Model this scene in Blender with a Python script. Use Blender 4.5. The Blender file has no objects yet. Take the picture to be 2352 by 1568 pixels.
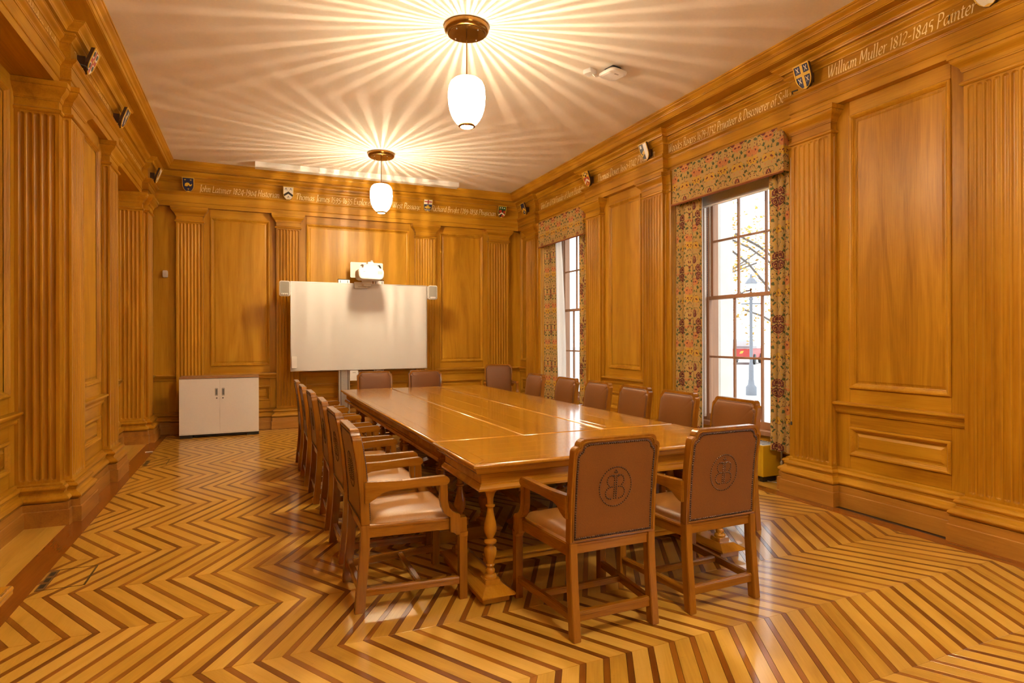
import bpy, bmesh, math, random
from mathutils import Matrix, Vector
random.seed(7)
S = bpy.context.scene
COL = S.collection
PI = math.pi
R = math.radians

# ------------------------------------------------------------------ camera, world, exposure
cam = bpy.data.cameras.new('camera')
camo = bpy.data.objects.new('camera', cam)
COL.objects.link(camo)
S.camera = camo
cam.sensor_fit = 'HORIZONTAL'
cam.sensor_width = 36.0
FPX, YAW, VH, CX, ROLL, ZC = 1379.5, 0.4104, 773.6, 1180.5, -0.0025, 1.45
cam.lens = FPX / 2352 * 36.0
cam.shift_x = -(CX - 1176) / 2352
cam.shift_y = (VH - 784) / 2352
cam.clip_start = 0.05
cam.clip_end = 300
camo.matrix_world = (Matrix.Translation((0, 0, ZC)) @ Matrix.Rotation(-YAW, 4, 'Z')
                     @ Matrix.Rotation(PI / 2, 4, 'X') @ Matrix.Rotation(ROLL, 4, 'Z'))
S.view_settings.view_transform = 'Standard'
S.view_settings.look = 'None'
S.view_settings.gamma = 1.0
S.view_settings.use_curve_mapping = False
S.view_settings.exposure = 0.05

w = bpy.data.worlds.new('overcast_sky')
S.world = w
w.use_nodes = True
bg = w.node_tree.nodes['Background']
bg.inputs['Color'].default_value = (0.90, 0.95, 1.0, 1)
bg.inputs['Strength'].default_value = 3.2
LAMP_E = 130.0          # radiance of the opal lamp glass
LAMP_RAY = 620.0       # bulb inside, seen through the clear ribs of the glass
LAMP_DOWN = 1000.0     # open foot of the lamp
LAMP_COL = (1.0, 0.83, 0.56, 1)

# ------------------------------------------------------------------ room dimensions
XR, XL, YB, YN = 4.59, -1.327, 10.35, -5.30     # shaft planes right / left / back, near wall
ZCEIL, ZARCH = 4.073, 3.44
BAYD = 0.345                                    # depth of the bays behind the shafts

def T_right(u, w_, z): return (XR - w_, u, z)
def T_left(u, w_, z): return (XL + w_, u, z)
def T_back(u, w_, z): return (u, YB - w_, z)
def T_near(u, w_, z): return (u, YN + w_, z)

def project(x, y, z):
    c, s = math.cos(YAW), math.sin(YAW)
    d = s * x + c * y
    if d < 0.1: return None
    return (CX + FPX * (c * x - s * y) / d, VH + FPX * (ZC - z) / d, d)

# ------------------------------------------------------------------ materials
def mat_new(name):
    m = bpy.data.materials.new(name)
    m.use_nodes = True
    nt = m.node_tree
    return m, nt, nt.nodes['Principled BSDF']

def N(nt, typ, **kw):
    n = nt.nodes.new(typ)
    for k, v in kw.items(): setattr(n, k, v)
    return n

def plain(name, col, rough=0.5, metal=0.0, bump=0.0, bscale=60, coat=0.0, var=0.06):
    m, nt, p = mat_new(name)
    p.inputs['Roughness'].default_value = rough
    p.inputs['Metallic'].default_value = metal
    p.inputs['Coat Weight'].default_value = coat
    p.inputs['Coat Roughness'].default_value = 0.12
    tc = N(nt, 'ShaderNodeTexCoord')
    no = N(nt, 'ShaderNodeTexNoise')
    no.inputs['Scale'].default_value = bscale
    no.inputs['Detail'].default_value = 4
    nt.links.new(tc.outputs['Object'], no.inputs['Vector'])
    rp = N(nt, 'ShaderNodeValToRGB')
    e = rp.color_ramp.elements
    e[0].position = 0.3; e[1].position = 0.7
    e[0].color = tuple(max(0, c * (1 - var)) for c in col[:3]) + (1,)
    e[1].color = tuple(min(1, c * (1 + var)) for c in col[:3]) + (1,)
    nt.links.new(no.outputs['Fac'], rp.inputs['Fac'])
    nt.links.new(rp.outputs['Color'], p.inputs['Base Color'])
    if bump:
        b = N(nt, 'ShaderNodeBump')
        b.inputs['Strength'].default_value = bump
        b.inputs['Distance'].default_value = 0.002
        nt.links.new(no.outputs['Fac'], b.inputs['Height'])
        nt.links.new(b.outputs['Normal'], p.inputs['Normal'])
    return m

def wood(name, dark, mid, light, axis='z', rough=0.38, coat=0.0, fine=0.25, rnd=0.25, scale=1.0, spec=0.5, bump=0.06, wear=False):
    """procedural timber, grain running along the given object axis"""
    m, nt, p = mat_new(name)
    L = nt.links.new
    tc = N(nt, 'ShaderNodeTexCoord')
    oi = N(nt, 'ShaderNodeObjectInfo')
    mul = N(nt, 'ShaderNodeVectorMath', operation='MULTIPLY_ADD')
    comb = N(nt, 'ShaderNodeCombineXYZ')
    for i in range(3): L(oi.outputs['Random'], comb.inputs[i])
    L(comb.outputs[0], mul.inputs[0])
    mul.inputs[1].default_value = (17.0, 23.0, 31.0)
    L(tc.outputs['Object'], mul.inputs[2])
    def mapped(across, along):
        mp = N(nt, 'ShaderNodeMapping')
        sc = [across * scale] * 3
        sc['xyz'.index(axis)] = along * scale
        mp.inputs['Scale'].default_value = sc
        L(mul.outputs[0], mp.inputs['Vector'])
        return mp
    a = mapped(5.0, 0.55)
    n1 = N(nt, 'ShaderNodeTexNoise')
    n1.inputs['Scale'].default_value = 1.0; n1.inputs['Detail'].default_value = 5
    n1.inputs['Roughness'].default_value = 0.6; n1.inputs['Distortion'].default_value = 1.4
    L(a.outputs[0], n1.inputs['Vector'])
    b = mapped(110, 3.0)
    n2 = N(nt, 'ShaderNodeTexNoise')
    n2.inputs['Scale'].default_value = 1.0; n2.inputs['Detail'].default_value = 3
    L(b.outputs[0], n2.inputs['Vector'])
    mx = N(nt, 'ShaderNodeMix', data_type='FLOAT')
    mx.inputs[0].default_value = fine
    L(n1.outputs['Fac'], mx.inputs[2]); L(n2.outputs['Fac'], mx.inputs[3])
    add = N(nt, 'ShaderNodeMath', operation='MULTIPLY_ADD')
    L(oi.outputs['Random'], add.inputs[0]); add.inputs[1].default_value = rnd
    sub = N(nt, 'ShaderNodeMath', operation='SUBTRACT'); sub.inputs[1].default_value = rnd / 2
    L(mx.outputs[0], sub.inputs[0]); L(sub.outputs[0], add.inputs[2])
    rp = N(nt, 'ShaderNodeValToRGB')
    e = rp.color_ramp.elements
    e[0].position = 0.25; e[0].color = dark + (1,)
    e[1].position = 0.75; e[1].color = light + (1,)
    k = e.new(0.5); k.color = mid + (1,)
    L(add.outputs[0], rp.inputs['Fac'])
    out = rp.outputs['Color']
    if wear:                                     # scuffs and dirt specks with a shape of their own
        n3 = N(nt, 'ShaderNodeTexNoise'); n3.inputs['Scale'].default_value = 14; n3.inputs['Detail'].default_value = 8
        n3.inputs['Roughness'].default_value = 0.75
        L(tc.outputs['Object'], n3.inputs['Vector'])
        r3 = N(nt, 'ShaderNodeValToRGB'); r3.color_ramp.elements[0].position = 0.60; r3.color_ramp.elements[1].position = 0.72
        L(n3.outputs['Fac'], r3.inputs['Fac'])
        m3 = N(nt, 'ShaderNodeMix', data_type='RGBA', blend_type='MULTIPLY')
        sc3 = N(nt, 'ShaderNodeMath', operation='MULTIPLY'); sc3.inputs[1].default_value = 0.35
        L(r3.outputs['Color'], sc3.inputs[0]); L(sc3.outputs[0], m3.inputs[0])
        L(out, m3.inputs[6]); m3.inputs[7].default_value = (0.45, 0.36, 0.25, 1)
        out = m3.outputs[2]
    L(out, p.inputs['Base Color'])
    p.inputs['Roughness'].default_value = rough
    p.inputs['Coat Weight'].default_value = coat
    p.inputs['Coat Roughness'].default_value = 0.1
    p.inputs['Specular IOR Level'].default_value = spec
    if bump:
        bp = N(nt, 'ShaderNodeBump')
        bp.inputs['Strength'].default_value = bump; bp.inputs['Distance'].default_value = 0.002
        L(n2.outputs['Fac'], bp.inputs['Height']); L(bp.outputs['Normal'], p.inputs['Normal'])
    return m

WD, WM, WL = (0.28, 0.110, 0.005), (0.47, 0.222, 0.011), (0.60, 0.315, 0.024)
M = {}
for ax in 'xyz':
    M['wall_' + ax] = wood('panelling_' + ax, WD, WM, WL, ax, rough=0.36, rnd=0.14, spec=0.28)
    M['chair_' + ax] = wood('chair_wood_' + ax, (0.19, 0.066, 0.004), (0.30, 0.115, 0.007), (0.40, 0.168, 0.012), ax, rough=0.26, coat=0.35, rnd=0.10, scale=2.0)
    M['table_' + ax] = wood('table_wood_' + ax, (0.34, 0.14, 0.008), (0.50, 0.225, 0.015), (0.60, 0.295, 0.026), ax, rough=0.2, coat=0.75, rnd=0.10, scale=1.4)
M['skirt_y'] = wood('worn_plinth_y', (0.25, 0.095, 0.010), (0.40, 0.175, 0.018), (0.52, 0.25, 0.035), 'y', rough=0.5, rnd=0.1, wear=True)
M['skirt_x'] = wood('worn_plinth_x', (0.25, 0.095, 0.010), (0.40, 0.175, 0.018), (0.52, 0.25, 0.035), 'x', rough=0.5, rnd=0.1, wear=True)
M['floor_l'] = wood('pale_floor_board', (0.50, 0.265, 0.030), (0.66, 0.375, 0.052), (0.76, 0.46, 0.09), 'y', rough=0.3, coat=0.5, rnd=0.36, scale=1.6, wear=True, bump=0.03)
M['floor_d'] = wood('dark_floor_inlay', (0.15, 0.043, 0.003), (0.25, 0.083, 0.006), (0.36, 0.135, 0.012), 'y', rough=0.3, coat=0.5, rnd=0.5, scale=1.6, bump=0.03)
M['floor_b'] = wood('dark_border_board', (0.20, 0.058, 0.006), (0.27, 0.083, 0.009), (0.33, 0.11, 0.013), 'y', rough=0.25, coat=0.25, rnd=0.25, bump=0.03)
M['subfloor'] = plain('floor_gap', (0.05, 0.02, 0.006), 0.8)
M['ceiling'] = plain('cream_ceiling_paint', (0.86, 0.775, 0.66), 0.85, bump=0.08, bscale=40, var=0.02)
M['leather'] = plain('brown_leather', (0.19, 0.066, 0.011), 0.42, bump=0.3, bscale=220, var=0.10)
M['leather_seat'] = plain('tan_seat_leather', (0.36, 0.165, 0.036), 0.40, bump=0.25, bscale=180, var=0.10)
M['nail'] = plain('dark_nail', (0.10, 0.065, 0.05), 0.28, 1.0)
M['white'] = plain('white_laminate', (0.80, 0.765, 0.72), 0.4, var=0.015)
M['board'] = plain('whiteboard_enamel', (0.70, 0.675, 0.65), 0.24, var=0.01, bscale=3)
M['alu'] = plain('satin_aluminium', (0.72, 0.71, 0.70), 0.35, 0.85)
M['plastic'] = plain('white_plastic', (0.82, 0.79, 0.75), 0.42, var=0.015)
M['grey'] = plain('grey_speaker_cloth', (0.36, 0.34, 0.29), 0.8, bump=0.3, bscale=400)
M['black'] = plain('black_plastic', (0.015, 0.014, 0.013), 0.5)
M['dkgrey'] = plain('dark_grey_plastic', (0.10, 0.10, 0.10), 0.5)
M['brass'] = plain('aged_brass', (0.30, 0.155, 0.035), 0.22, 0.95)
M['gold'] = plain('gold_paint', (0.95, 0.76, 0.40), 0.5, var=0.03)
M['oaktop'] = wood('cabinet_top_wood', (0.30, 0.15, 0.06), (0.38, 0.20, 0.085), (0.44, 0.25, 0.11), 'x', rough=0.4)
M['sash'] = wood('sash_timber', (0.30, 0.14, 0.065), (0.40, 0.19, 0.085), (0.47, 0.235, 0.11), 'z', rough=0.4)
M['paintjamb'] = plain('pale_sash_paint', (0.76, 0.66, 0.56), 0.5)
M['yellow'] = plain('mustard_enamel', (0.60, 0.37, 0.012), 0.4, var=0.02)
M['lining'] = None
M['blind'] = plain('grey_blind_cloth', (0.52, 0.49, 0.46), 0.8)
for nm, c in dict(sh_blue=(0.012, 0.018, 0.075), sh_red=(0.45, 0.045, 0.02), sh_white=(0.80, 0.74, 0.62), sh_gold=(0.72, 0.45, 0.04),
                  sh_black=(0.02, 0.017, 0.014), sh_green=(0.02, 0.09, 0.02), sh_edge=(0.05, 0.02, 0.01), sh_grey=(0.42, 0.38, 0.34)).items():
    M[nm] = plain('heraldic_' + nm[3:], c, 0.35, var=0.03)

def glass_mat():
    m, nt, p = mat_new('window_glass')
    nt.nodes.remove(p)
    o = nt.nodes['Material Output']
    t = N(nt, 'ShaderNodeBsdfTransparent'); t.inputs['Color'].default_value = (0.97, 0.985, 0.98, 1)
    g = N(nt, 'ShaderNodeBsdfGlossy'); g.inputs['Roughness'].default_value = 0.02
    f = N(nt, 'ShaderNodeLayerWeight'); f.inputs['Blend'].default_value = 0.5
    pw = N(nt, 'ShaderNodeMath', operation='POWER'); pw.inputs[1].default_value = 5
    ma = N(nt, 'ShaderNodeMath', operation='MULTIPLY_ADD'); ma.inputs[1].default_value = 0.9; ma.inputs[2].default_value = 0.035
    nt.links.new(f.outputs['Facing'], pw.inputs[0]); nt.links.new(pw.outputs[0], ma.inputs[0])
    mx = N(nt, 'ShaderNodeMixShader')
    nt.links.new(ma.outputs[0], mx.inputs[0]); nt.links.new(t.outputs[0], mx.inputs[1]); nt.links.new(g.outputs[0], mx.inputs[2])
    nt.links.new(mx.outputs[0], o.inputs['Surface'])
    return m
M['glass'] = glass_mat()

def cloth_mat(name, floral=True):
    """printed curtain cloth; the print follows the UV map of the cloth"""
    m, nt, p = mat_new(name)
    L = nt.links.new
    o = nt.nodes['Material Output']
    col = None
    if floral:
        uv = N(nt, 'ShaderNodeUVMap')
        sep = N(nt, 'ShaderNodeSeparateXYZ'); L(uv.outputs[0], sep.inputs[0])
        pp = N(nt, 'ShaderNodeMath', operation='PINGPONG'); pp.inputs[1].default_value = 0.205
        L(sep.outputs[0], pp.inputs[0])
        fr = N(nt, 'ShaderNodeMath', operation='FLOORED_MODULO'); fr.inputs[1].default_value = 0.62
        L(sep.outputs[1], fr.inputs[0])
        cb = N(nt, 'ShaderNodeCombineXYZ'); L(pp.outputs[0], cb.inputs[0]); L(fr.outputs[0], cb.inputs[1])
        nz = N(nt, 'ShaderNodeTexNoise'); nz.inputs['Scale'].default_value = 22; nz.inputs['Detail'].default_value = 2
        L(cb.outputs[0], nz.inputs['Vector'])
        dv = N(nt, 'ShaderNodeVectorMath', operation='MULTIPLY_ADD')
        L(nz.outputs['Color'], dv.inputs[0]); dv.inputs[1].default_value = (0.055, 0.055, 0)
        L(cb.outputs[0], dv.inputs[2])
        def layer(scale, rand, lo, hi, off):
            mp = N(nt, 'ShaderNodeMapping'); mp.inputs['Location'].default_value = off
            L(dv.outputs[0], mp.inputs['Vector'])
            vo = N(nt, 'ShaderNodeTexVoronoi'); vo.voronoi_dimensions = '2D'
            vo.inputs['Scale'].default_value = scale; vo.inputs['Randomness'].default_value = rand
            L(mp.outputs[0], vo.inputs['Vector'])
            g1 = N(nt, 'ShaderNodeMath', operation='GREATER_THAN'); g1.inputs[1].default_value = lo
            g2 = N(nt, 'ShaderNodeMath', operation='LESS_THAN'); g2.inputs[1].default_value = hi
            L(vo.outputs['Distance'], g1.inputs[0]); L(vo.outputs['Distance'], g2.inputs[0])
            mm = N(nt, 'ShaderNodeMath', operation='MULTIPLY'); L(g1.outputs[0], mm.inputs[0]); L(g2.outputs[0], mm.inputs[1])
            sx = N(nt, 'ShaderNodeSeparateXYZ'); L(vo.outputs['Color'], sx.inputs[0])
            return mm.outputs[0], sx.outputs[0]
        def ramp(fac, cols):
            rp = N(nt, 'ShaderNodeValToRGB'); rp.color_ramp.interpolation = 'CONSTANT'
            e = rp.color_ramp.elements
            e[0].color = cols[0] + (1,); e[0].position = 0
            e[1].color = cols[1] + (1,); e[1].position = 1 / len(cols)
            for i, c in enumerate(cols[2:]): k = e.new((i + 2) / len(cols)); k.color = c + (1,)
            L(fac, rp.inputs['Fac'])
            return rp.outputs['Color']
        def over(a, colb, fac):
            mx = N(nt, 'ShaderNodeMix', data_type='RGBA'); L(fac, mx.inputs[0])
            if isinstance(a, tuple): mx.inputs[6].default_value = a
            else: L(a, mx.inputs[6])
            if isinstance(colb, tuple): mx.inputs[7].default_value = colb
            else: L(colb, mx.inputs[7])
            return mx.outputs[2]
        green, gold, red, wine, orange = (0.10, 0.12, 0.04), (0.66, 0.38, 0.04), (0.52, 0.12, 0.06), (0.16, 0.035, 0.03), (0.62, 0.22, 0.07)
        col = (0.56, 0.36, 0.115, 1)
        f, c = layer(17, 1.0, 0.0, 0.26, (0.3, 0.1, 0)); col = over(col, ramp(c, [green, green, (0.07, 0.09, 0.03), (0.56, 0.36, 0.115)]), f)
        f, c = layer(9, 0.9, 0.33, 0.37, (0.1, 0.7, 0)); col = over(col, green + (1,), f)
        f, c = layer(7.0, 0.8, 0.0, 0.30, (0.0, 0.0, 0)); col = over(col, ramp(c, [red, wine, orange, gold, (0.56, 0.36, 0.115), red, wine]), f)
        f, c = layer(7.0, 0.8, 0.15, 0.185, (0.0, 0.0, 0)); col = over(col, (0.60, 0.38, 0.12, 1), f)
        f, c = layer(7.0, 0.8, 0.0, 0.08, (0.0, 0.0, 0)); col = over(col, wine + (1,), f)
        f, c = layer(27, 0.8, 0.0, 0.15, (0.5, 0.2, 0)); col = over(col, ramp(c, [wine, orange, gold]), f)
        L(col, p.inputs['Base Color'])
    else:
        p.inputs['Base Color'].default_value = (0.80, 0.74, 0.66, 1)
    p.inputs['Roughness'].default_value = 0.8
    tr = N(nt, 'ShaderNodeBsdfTranslucent')
    if col is not None: L(col, tr.inputs['Color'])
    else: tr.inputs['Color'].default_value = (0.85, 0.79, 0.70, 1)
    mx = N(nt, 'ShaderNodeMixShader'); mx.inputs[0].default_value = 0.22 if floral else 0.5
    L(p.outputs[0], mx.inputs[1]); L(tr.outputs[0], mx.inputs[2]); L(mx.outputs[0], o.inputs['Surface'])
    return m
M['floral'] = cloth_mat('floral_curtain_cloth', True)
M['lining'] = cloth_mat('cream_curtain_lining', False)

def lampglass():
    """opal glass with thin clear ribs: the bulb shines through the ribs and throws the rays on the ceiling"""
    m, nt, p = mat_new('ribbed_opal_glass')
    L = nt.links.new
    nt.nodes.remove(p)
    o = nt.nodes['Material Output']
    tc = N(nt, 'ShaderNodeTexCoord'); sp = N(nt, 'ShaderNodeSeparateXYZ'); L(tc.outputs['Object'], sp.inputs[0])
    at = N(nt, 'ShaderNodeMath', operation='ARCTAN2'); L(sp.outputs[1], at.inputs[0]); L(sp.outputs[0], at.inputs[1])
    nz = N(nt, 'ShaderNodeTexNoise'); nz.noise_dimensions = '1D'; nz.inputs['Scale'].default_value = 3.1
    L(at.outputs[0], nz.inputs['W'])
    a = N(nt, 'ShaderNodeMath', operation='MULTIPLY'); a.inputs[1].default_value = 44 / (2 * PI); L(at.outputs[0], a.inputs[0])
    b = N(nt, 'ShaderNodeMath', operation='MULTIPLY_ADD'); L(nz.outputs['Fac'], b.inputs[0]); b.inputs[1].default_value = 1.1; L(a.outputs[0], b.inputs[2])
    fr = N(nt, 'ShaderNodeMath', operation='FRACT'); L(b.outputs[0], fr.inputs[0])
    pg = N(nt, 'ShaderNodeMath', operation='PINGPONG'); pg.inputs[1].default_value = 0.5; L(fr.outputs[0], pg.inputs[0])
    mr = N(nt, 'ShaderNodeMapRange'); mr.inputs["From Min"].default_value = 0.45; mr.inputs['From Max'].default_value = 0.5
    mr.inputs['To Min'].default_value = 0.0; mr.inputs['To Max'].default_value = 0.9
    L(pg.outputs[0], mr.inputs['Value'])
    em = N(nt, 'ShaderNodeEmission'); em.inputs['Color'].default_value = LAMP_COL; 
    zr = N(nt, 'ShaderNodeMapRange'); zr.inputs['From Min'].default_value = 0.06; zr.inputs['From Max'].default_value = 0.37
    zr.inputs['To Min'].default_value = LAMP_E; zr.inputs['To Max'].default_value = LAMP_E * 0.07     # glow faded towards the neck to soften the ceiling hot spot
    L(sp.outputs[2], zr.inputs['Value']); L(zr.outputs[0], em.inputs['Strength'])
    t = N(nt, 'ShaderNodeBsdfTransparent')
    mx = N(nt, 'ShaderNodeMixShader'); L(mr.outputs[0], mx.inputs[0]); L(em.outputs[0], mx.inputs[1]); L(t.outputs[0], mx.inputs[2])
    L(mx.outputs[0], o.inputs['Surface'])
    return m
M['opal'] = lampglass()

# ------------------------------------------------------------------ mesh builder
class MB:
    def __init__(s): s.v = []; s.f = []; s.uv = []
    def add(s, vs, fs):
        k = len(s.v); s.v += [tuple(q) for q in vs]; s.f += [tuple(i + k for i in f) for f in fs]; return s
    def box(s, x0, x1, y0, y1, z0, z1, T=None):
        vs = [(x0, y0, z0), (x1, y0, z0), (x1, y1, z0), (x0, y1, z0), (x0, y0, z1), (x1, y0, z1), (x1, y1, z1), (x0, y1, z1)]
        if T: vs = [T(*q) for q in vs]
        return s.add(vs, [(0, 3, 2, 1), (4, 5, 6, 7), (0, 1, 5, 4), (1, 2, 6, 5), (2, 3, 7, 6), (3, 0, 4, 7)])
    def prism(s, poly, A, B):
        """poly of 2-D points, A and B map a point to the two end faces"""
        n = len(poly)
        vs = [A(*q) for q in poly] + [B(*q) for q in poly]
        fs = [tuple(range(n - 1, -1, -1)), tuple(range(n, 2 * n))] + [(i, (i + 1) % n, n + (i + 1) % n, n + i) for i in range(n)]
        return s.add(vs, fs)
    def sweep(s, path, prof, T, pre=None, post=None, close=False):
        """horizontal moulding: path of (u, w), prof of (off, z); off grows to the left of the path. pre / post are neighbours for mitres"""
        pts = ([pre] if pre else []) + list(path) + ([post] if post else [])
        i0 = 1 if pre else 0
        rows = []
        for i in range(i0, i0 + len(path)):
            p = pts[i]
            def nrm(a, b):
                dx, dy = b[0] - a[0], b[1] - a[1]; l = math.hypot(dx, dy); return (-dy / l, dx / l)
            n1 = nrm(pts[i - 1], p) if i > 0 else None
            n2 = nrm(p, pts[i + 1]) if i < len(pts) - 1 else None
            if close and i == 0: n1 = nrm(pts[-1], p)
            if close and i == len(pts) - 1: n2 = nrm(p, pts[0])
            if n1 and n2:
                k = 1 + n1[0] * n2[0] + n1[1] * n2[1]
                mx, my = (n1[0] + n2[0]) / max(k, .2), (n1[1] + n2[1]) / max(k, .2)
            else: mx, my = n1 or n2
            rows.append([T(p[0] + mx * o, p[1] + my * o, z) for o, z in prof])
        m = len(prof); vs = [q for r_ in rows for q in r_]; fs = []
        nn = len(rows)
        for i in range(nn if close else nn - 1):
            j = (i + 1) % nn
            for k in range(m - 1):
                fs.append((i * m + k, j * m + k, j * m + k + 1, i * m + k + 1))
        return s.add(vs, fs)
    def frame(s, u0, u1, z0, z1, prof, T):
        """rectangular mitred moulding on a wall: prof of (inset, w)"""
        m = len(prof); vs = []
        for (cu, cz, su, sz) in ((u0, z0, 1, 1), (u1, z0, -1, 1), (u1, z1, -1, -1), (u0, z1, 1, -1)):
            vs += [T(cu + su * i, w_, cz + sz * i) for i, w_ in prof]
        fs = []
        for i in range(4):
            j = (i + 1) % 4
            for k in range(m - 1): fs.append((i * m + k, j * m + k, j * m + k + 1, i * m + k + 1))
        return s.add(vs, fs)
    def lathe(s, prof, n=20, c=(0, 0, 0), cap=True):
        vs = []; m = len(prof)
        for r_, z in prof:
            for i in range(n):
                a = 2 * PI * i / n; vs.append((c[0] + r_ * math.cos(a), c[1] + r_ * math.sin(a), c[2] + z))
        fs = [(k * n + i, k * n + (i + 1) % n, (k + 1) * n + (i + 1) % n, (k + 1) * n + i) for k in range(m - 1) for i in range(n)]
        if cap: fs += [tuple(range(n - 1, -1, -1)), tuple((m - 1) * n + i for i in range(n))]
        return s.add(vs, fs)
    def tube(s, pts, r, n=8):
        pts = [Vector(q) for q in pts]; vs = []
        for i, q in enumerate(pts):
            d = (pts[min(i + 1, len(pts) - 1)] - pts[max(i - 1, 0)]).normalized()
            a = d.orthogonal().normalized() if i == 0 else (pa - d * pa.dot(d)).normalized()
            pa = a; b = d.cross(a)
            vs += [q + (a * math.cos(2 * PI * k / n) + b * math.sin(2 * PI * k / n)) * r for k in range(n)]
        m = len(pts)
        fs = [(i * n + k, i * n + (k + 1) % n, (i + 1) * n + (k + 1) % n, (i + 1) * n + k) for i in range(m - 1) for k in range(n)]
        fs += [tuple(range(n - 1, -1, -1)), tuple((m - 1) * n + k for k in range(n))]
        return s.add(vs, fs)
    def grid(s, P, us, vs_, uv=None):
        nu = len(us); k = len(s.v)
        for b in vs_:
            for a in us: s.v.append(tuple(P(a, b)))
        for j in range(len(vs_) - 1):
            for i in range(nu - 1):
                s.f.append((k + j * nu + i, k + j * nu + i + 1, k + (j + 1) * nu + i + 1, k + (j + 1) * nu + i))
        return s
    def mesh(s, name, mat, bevel=0.0, smooth=0, seg=2):
        me = bpy.data.meshes.new(name)
        me.from_pydata(s.v, [], s.f)
        if bevel:
            bm = bmesh.new(); bm.from_mesh(me)
            bmesh.ops.recalc_face_normals(bm, faces=bm.faces)
            es = [e for e in bm.edges if len(e.link_faces) == 2 and e.calc_face_angle(0) > 0.5]
            bmesh.ops.bevel(bm, geom=es, offset=bevel, segments=seg, affect='EDGES', clamp_overlap=True)
            bm.to_mesh(me); bm.free()
        if smooth:
            me.polygons.foreach_set('use_smooth', [True] * len(me.polygons))
            me.set_sharp_from_angle(angle=R(smooth))
        if mat is not None: me.materials.append(M[mat] if isinstance(mat, str) else mat)
        me.update()
        return me
    def build(s, name, mat, parent=None, bevel=0.0, smooth=0, loc=None, seg=2):
        return obj(name, s.mesh(name, mat, bevel, smooth, seg), parent, loc)

def obj(name, me, parent=None, loc=None):
    o = bpy.data.objects.new(name, me)
    COL.objects.link(o)
    if parent: o.parent = parent
    if loc: o.location = loc
    return o

def tag(o, label=None, cat=None, group=None, kind=None):
    if label: o['label'] = label
    if cat: o['category'] = cat
    if group: o['group'] = group
    if kind: o['kind'] = kind
    return o

def empty(name, loc=(0, 0, 0), rz=0.0):
    o = bpy.data.objects.new(name, None); COL.objects.link(o)
    o.location = loc; o.rotation_euler = (0, 0, rz); o.empty_display_size = 0.1
    return o

def dup(root, loc, rz):
    r_ = root.copy(); COL.objects.link(r_); r_.location = loc; r_.rotation_euler = (0, 0, rz)
    for ch in root.children:
        c = ch.copy(); COL.objects.link(c); c.parent = r_
        for g in ch.children:
            d = g.copy(); COL.objects.link(d); d.parent = c
    return r_

def arc(cx, cy, r, a0, a1, n):
    return [(cx + r * math.cos(R(a0 + (a1 - a0) * i / n)), cy + r * math.sin(R(a0 + (a1 - a0) * i / n))) for i in range(n + 1)]

def cyma(o0, z0, o1, z1, n=6):
    """S-shaped moulding profile between two points"""
    return [(o0 + (o1 - o0) * (i / n - math.sin(2 * PI * i / n) / (2 * PI) * 0.9), z0 + (z1 - z0) * i / n) for i in range(n + 1)]

def clip(poly, a, b, c):
    """keep a*x + b*y <= c"""
    out = []
    for i in range(len(poly)):
        p, q = poly[i], poly[(i + 1) % len(poly)]
        dp, dq = a * p[0] + b * p[1] - c, a * q[0] + b * q[1] - c
        if dp <= 0: out.append(p)
        if (dp < 0 < dq) or (dq < 0 < dp):
            t = dp / (dp - dq); out.append((p[0] + (q[0] - p[0]) * t, p[1] + (q[1] - p[1]) * t))
    return out
# ================================================================== SETTING
# ------------------------------------------------------------------ ceiling
ceil = MB().box(XL - 0.6, XR + 0.6, YN - 0.3, YB + 0.3, ZCEIL, ZCEIL + 0.15).build('ceiling', 'ceiling')
tag(ceil, kind='structure')

# ------------------------------------------------------------------ floor
floor = MB().box(XL - 0.6, XR + 0.6, YN - 0.3, YB + 0.3, -0.12, -0.006).build('floor', 'subfloor')
tag(floor, kind='structure')
FX0, FX1, FY0, FY1 = -1.165, 4.395, -5.14, 10.19
PX, DW, PY, SH = 0.1205, 0.033, 0.604, 0.3615
G = 0.0008
pieces = []
proto_floor = {}
for k in range(-15, 12):
    ya, yb = 3.53 + PY * k, 3.53 + PY * (k + 1)
    sh = -SH if k % 2 == 0 else SH
    base = -0.33 if k % 2 == 0 else -0.33 - SH
    for n in range(-12, 45):
        xr = base + PX * n
        for kind, x0, x1 in (('d', xr - DW, xr), ('l', xr, xr + PX - DW)):
            quad = [(x0 + G, ya + G), (x1 - G, ya + G), (x1 - G + sh, yb - G), (x0 + G + sh, yb - G)]
            poly = clip(clip(clip(clip(quad, -1, 0, -FX0), 1, 0, FX1), 0, -1, -FY0), 0, 1, FY1)
            if len(poly) < 3: continue
            whole = len(poly) == 4 and all(abs(p[0] - q[0]) + abs(p[1] - q[1]) < 1e-6 for p, q in zip(poly, quad))
            cx_, cy_ = sum(p[0] for p in poly) / len(poly), sum(p[1] for p in poly) / len(poly)
            pj = project(cx_, cy_, 0)
            vis = pj and -150 < pj[0] < 2500 and pj[1] < 1700
            hidden = 1.0 < cx_ < 3.1 and 3.3 < cy_ < 8.2
            pieces.append((pj[2] if vis and not hidden and whole else 99, kind, sh, x0, ya, poly, whole))
pieces.sort(key=lambda p: p[0])
cnt = {'d': 0, 'l': 0}
rest = {'d': MB(), 'l': MB()}
fname = {'d': 'inlay_strip', 'l': 'floor_board'}
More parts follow.
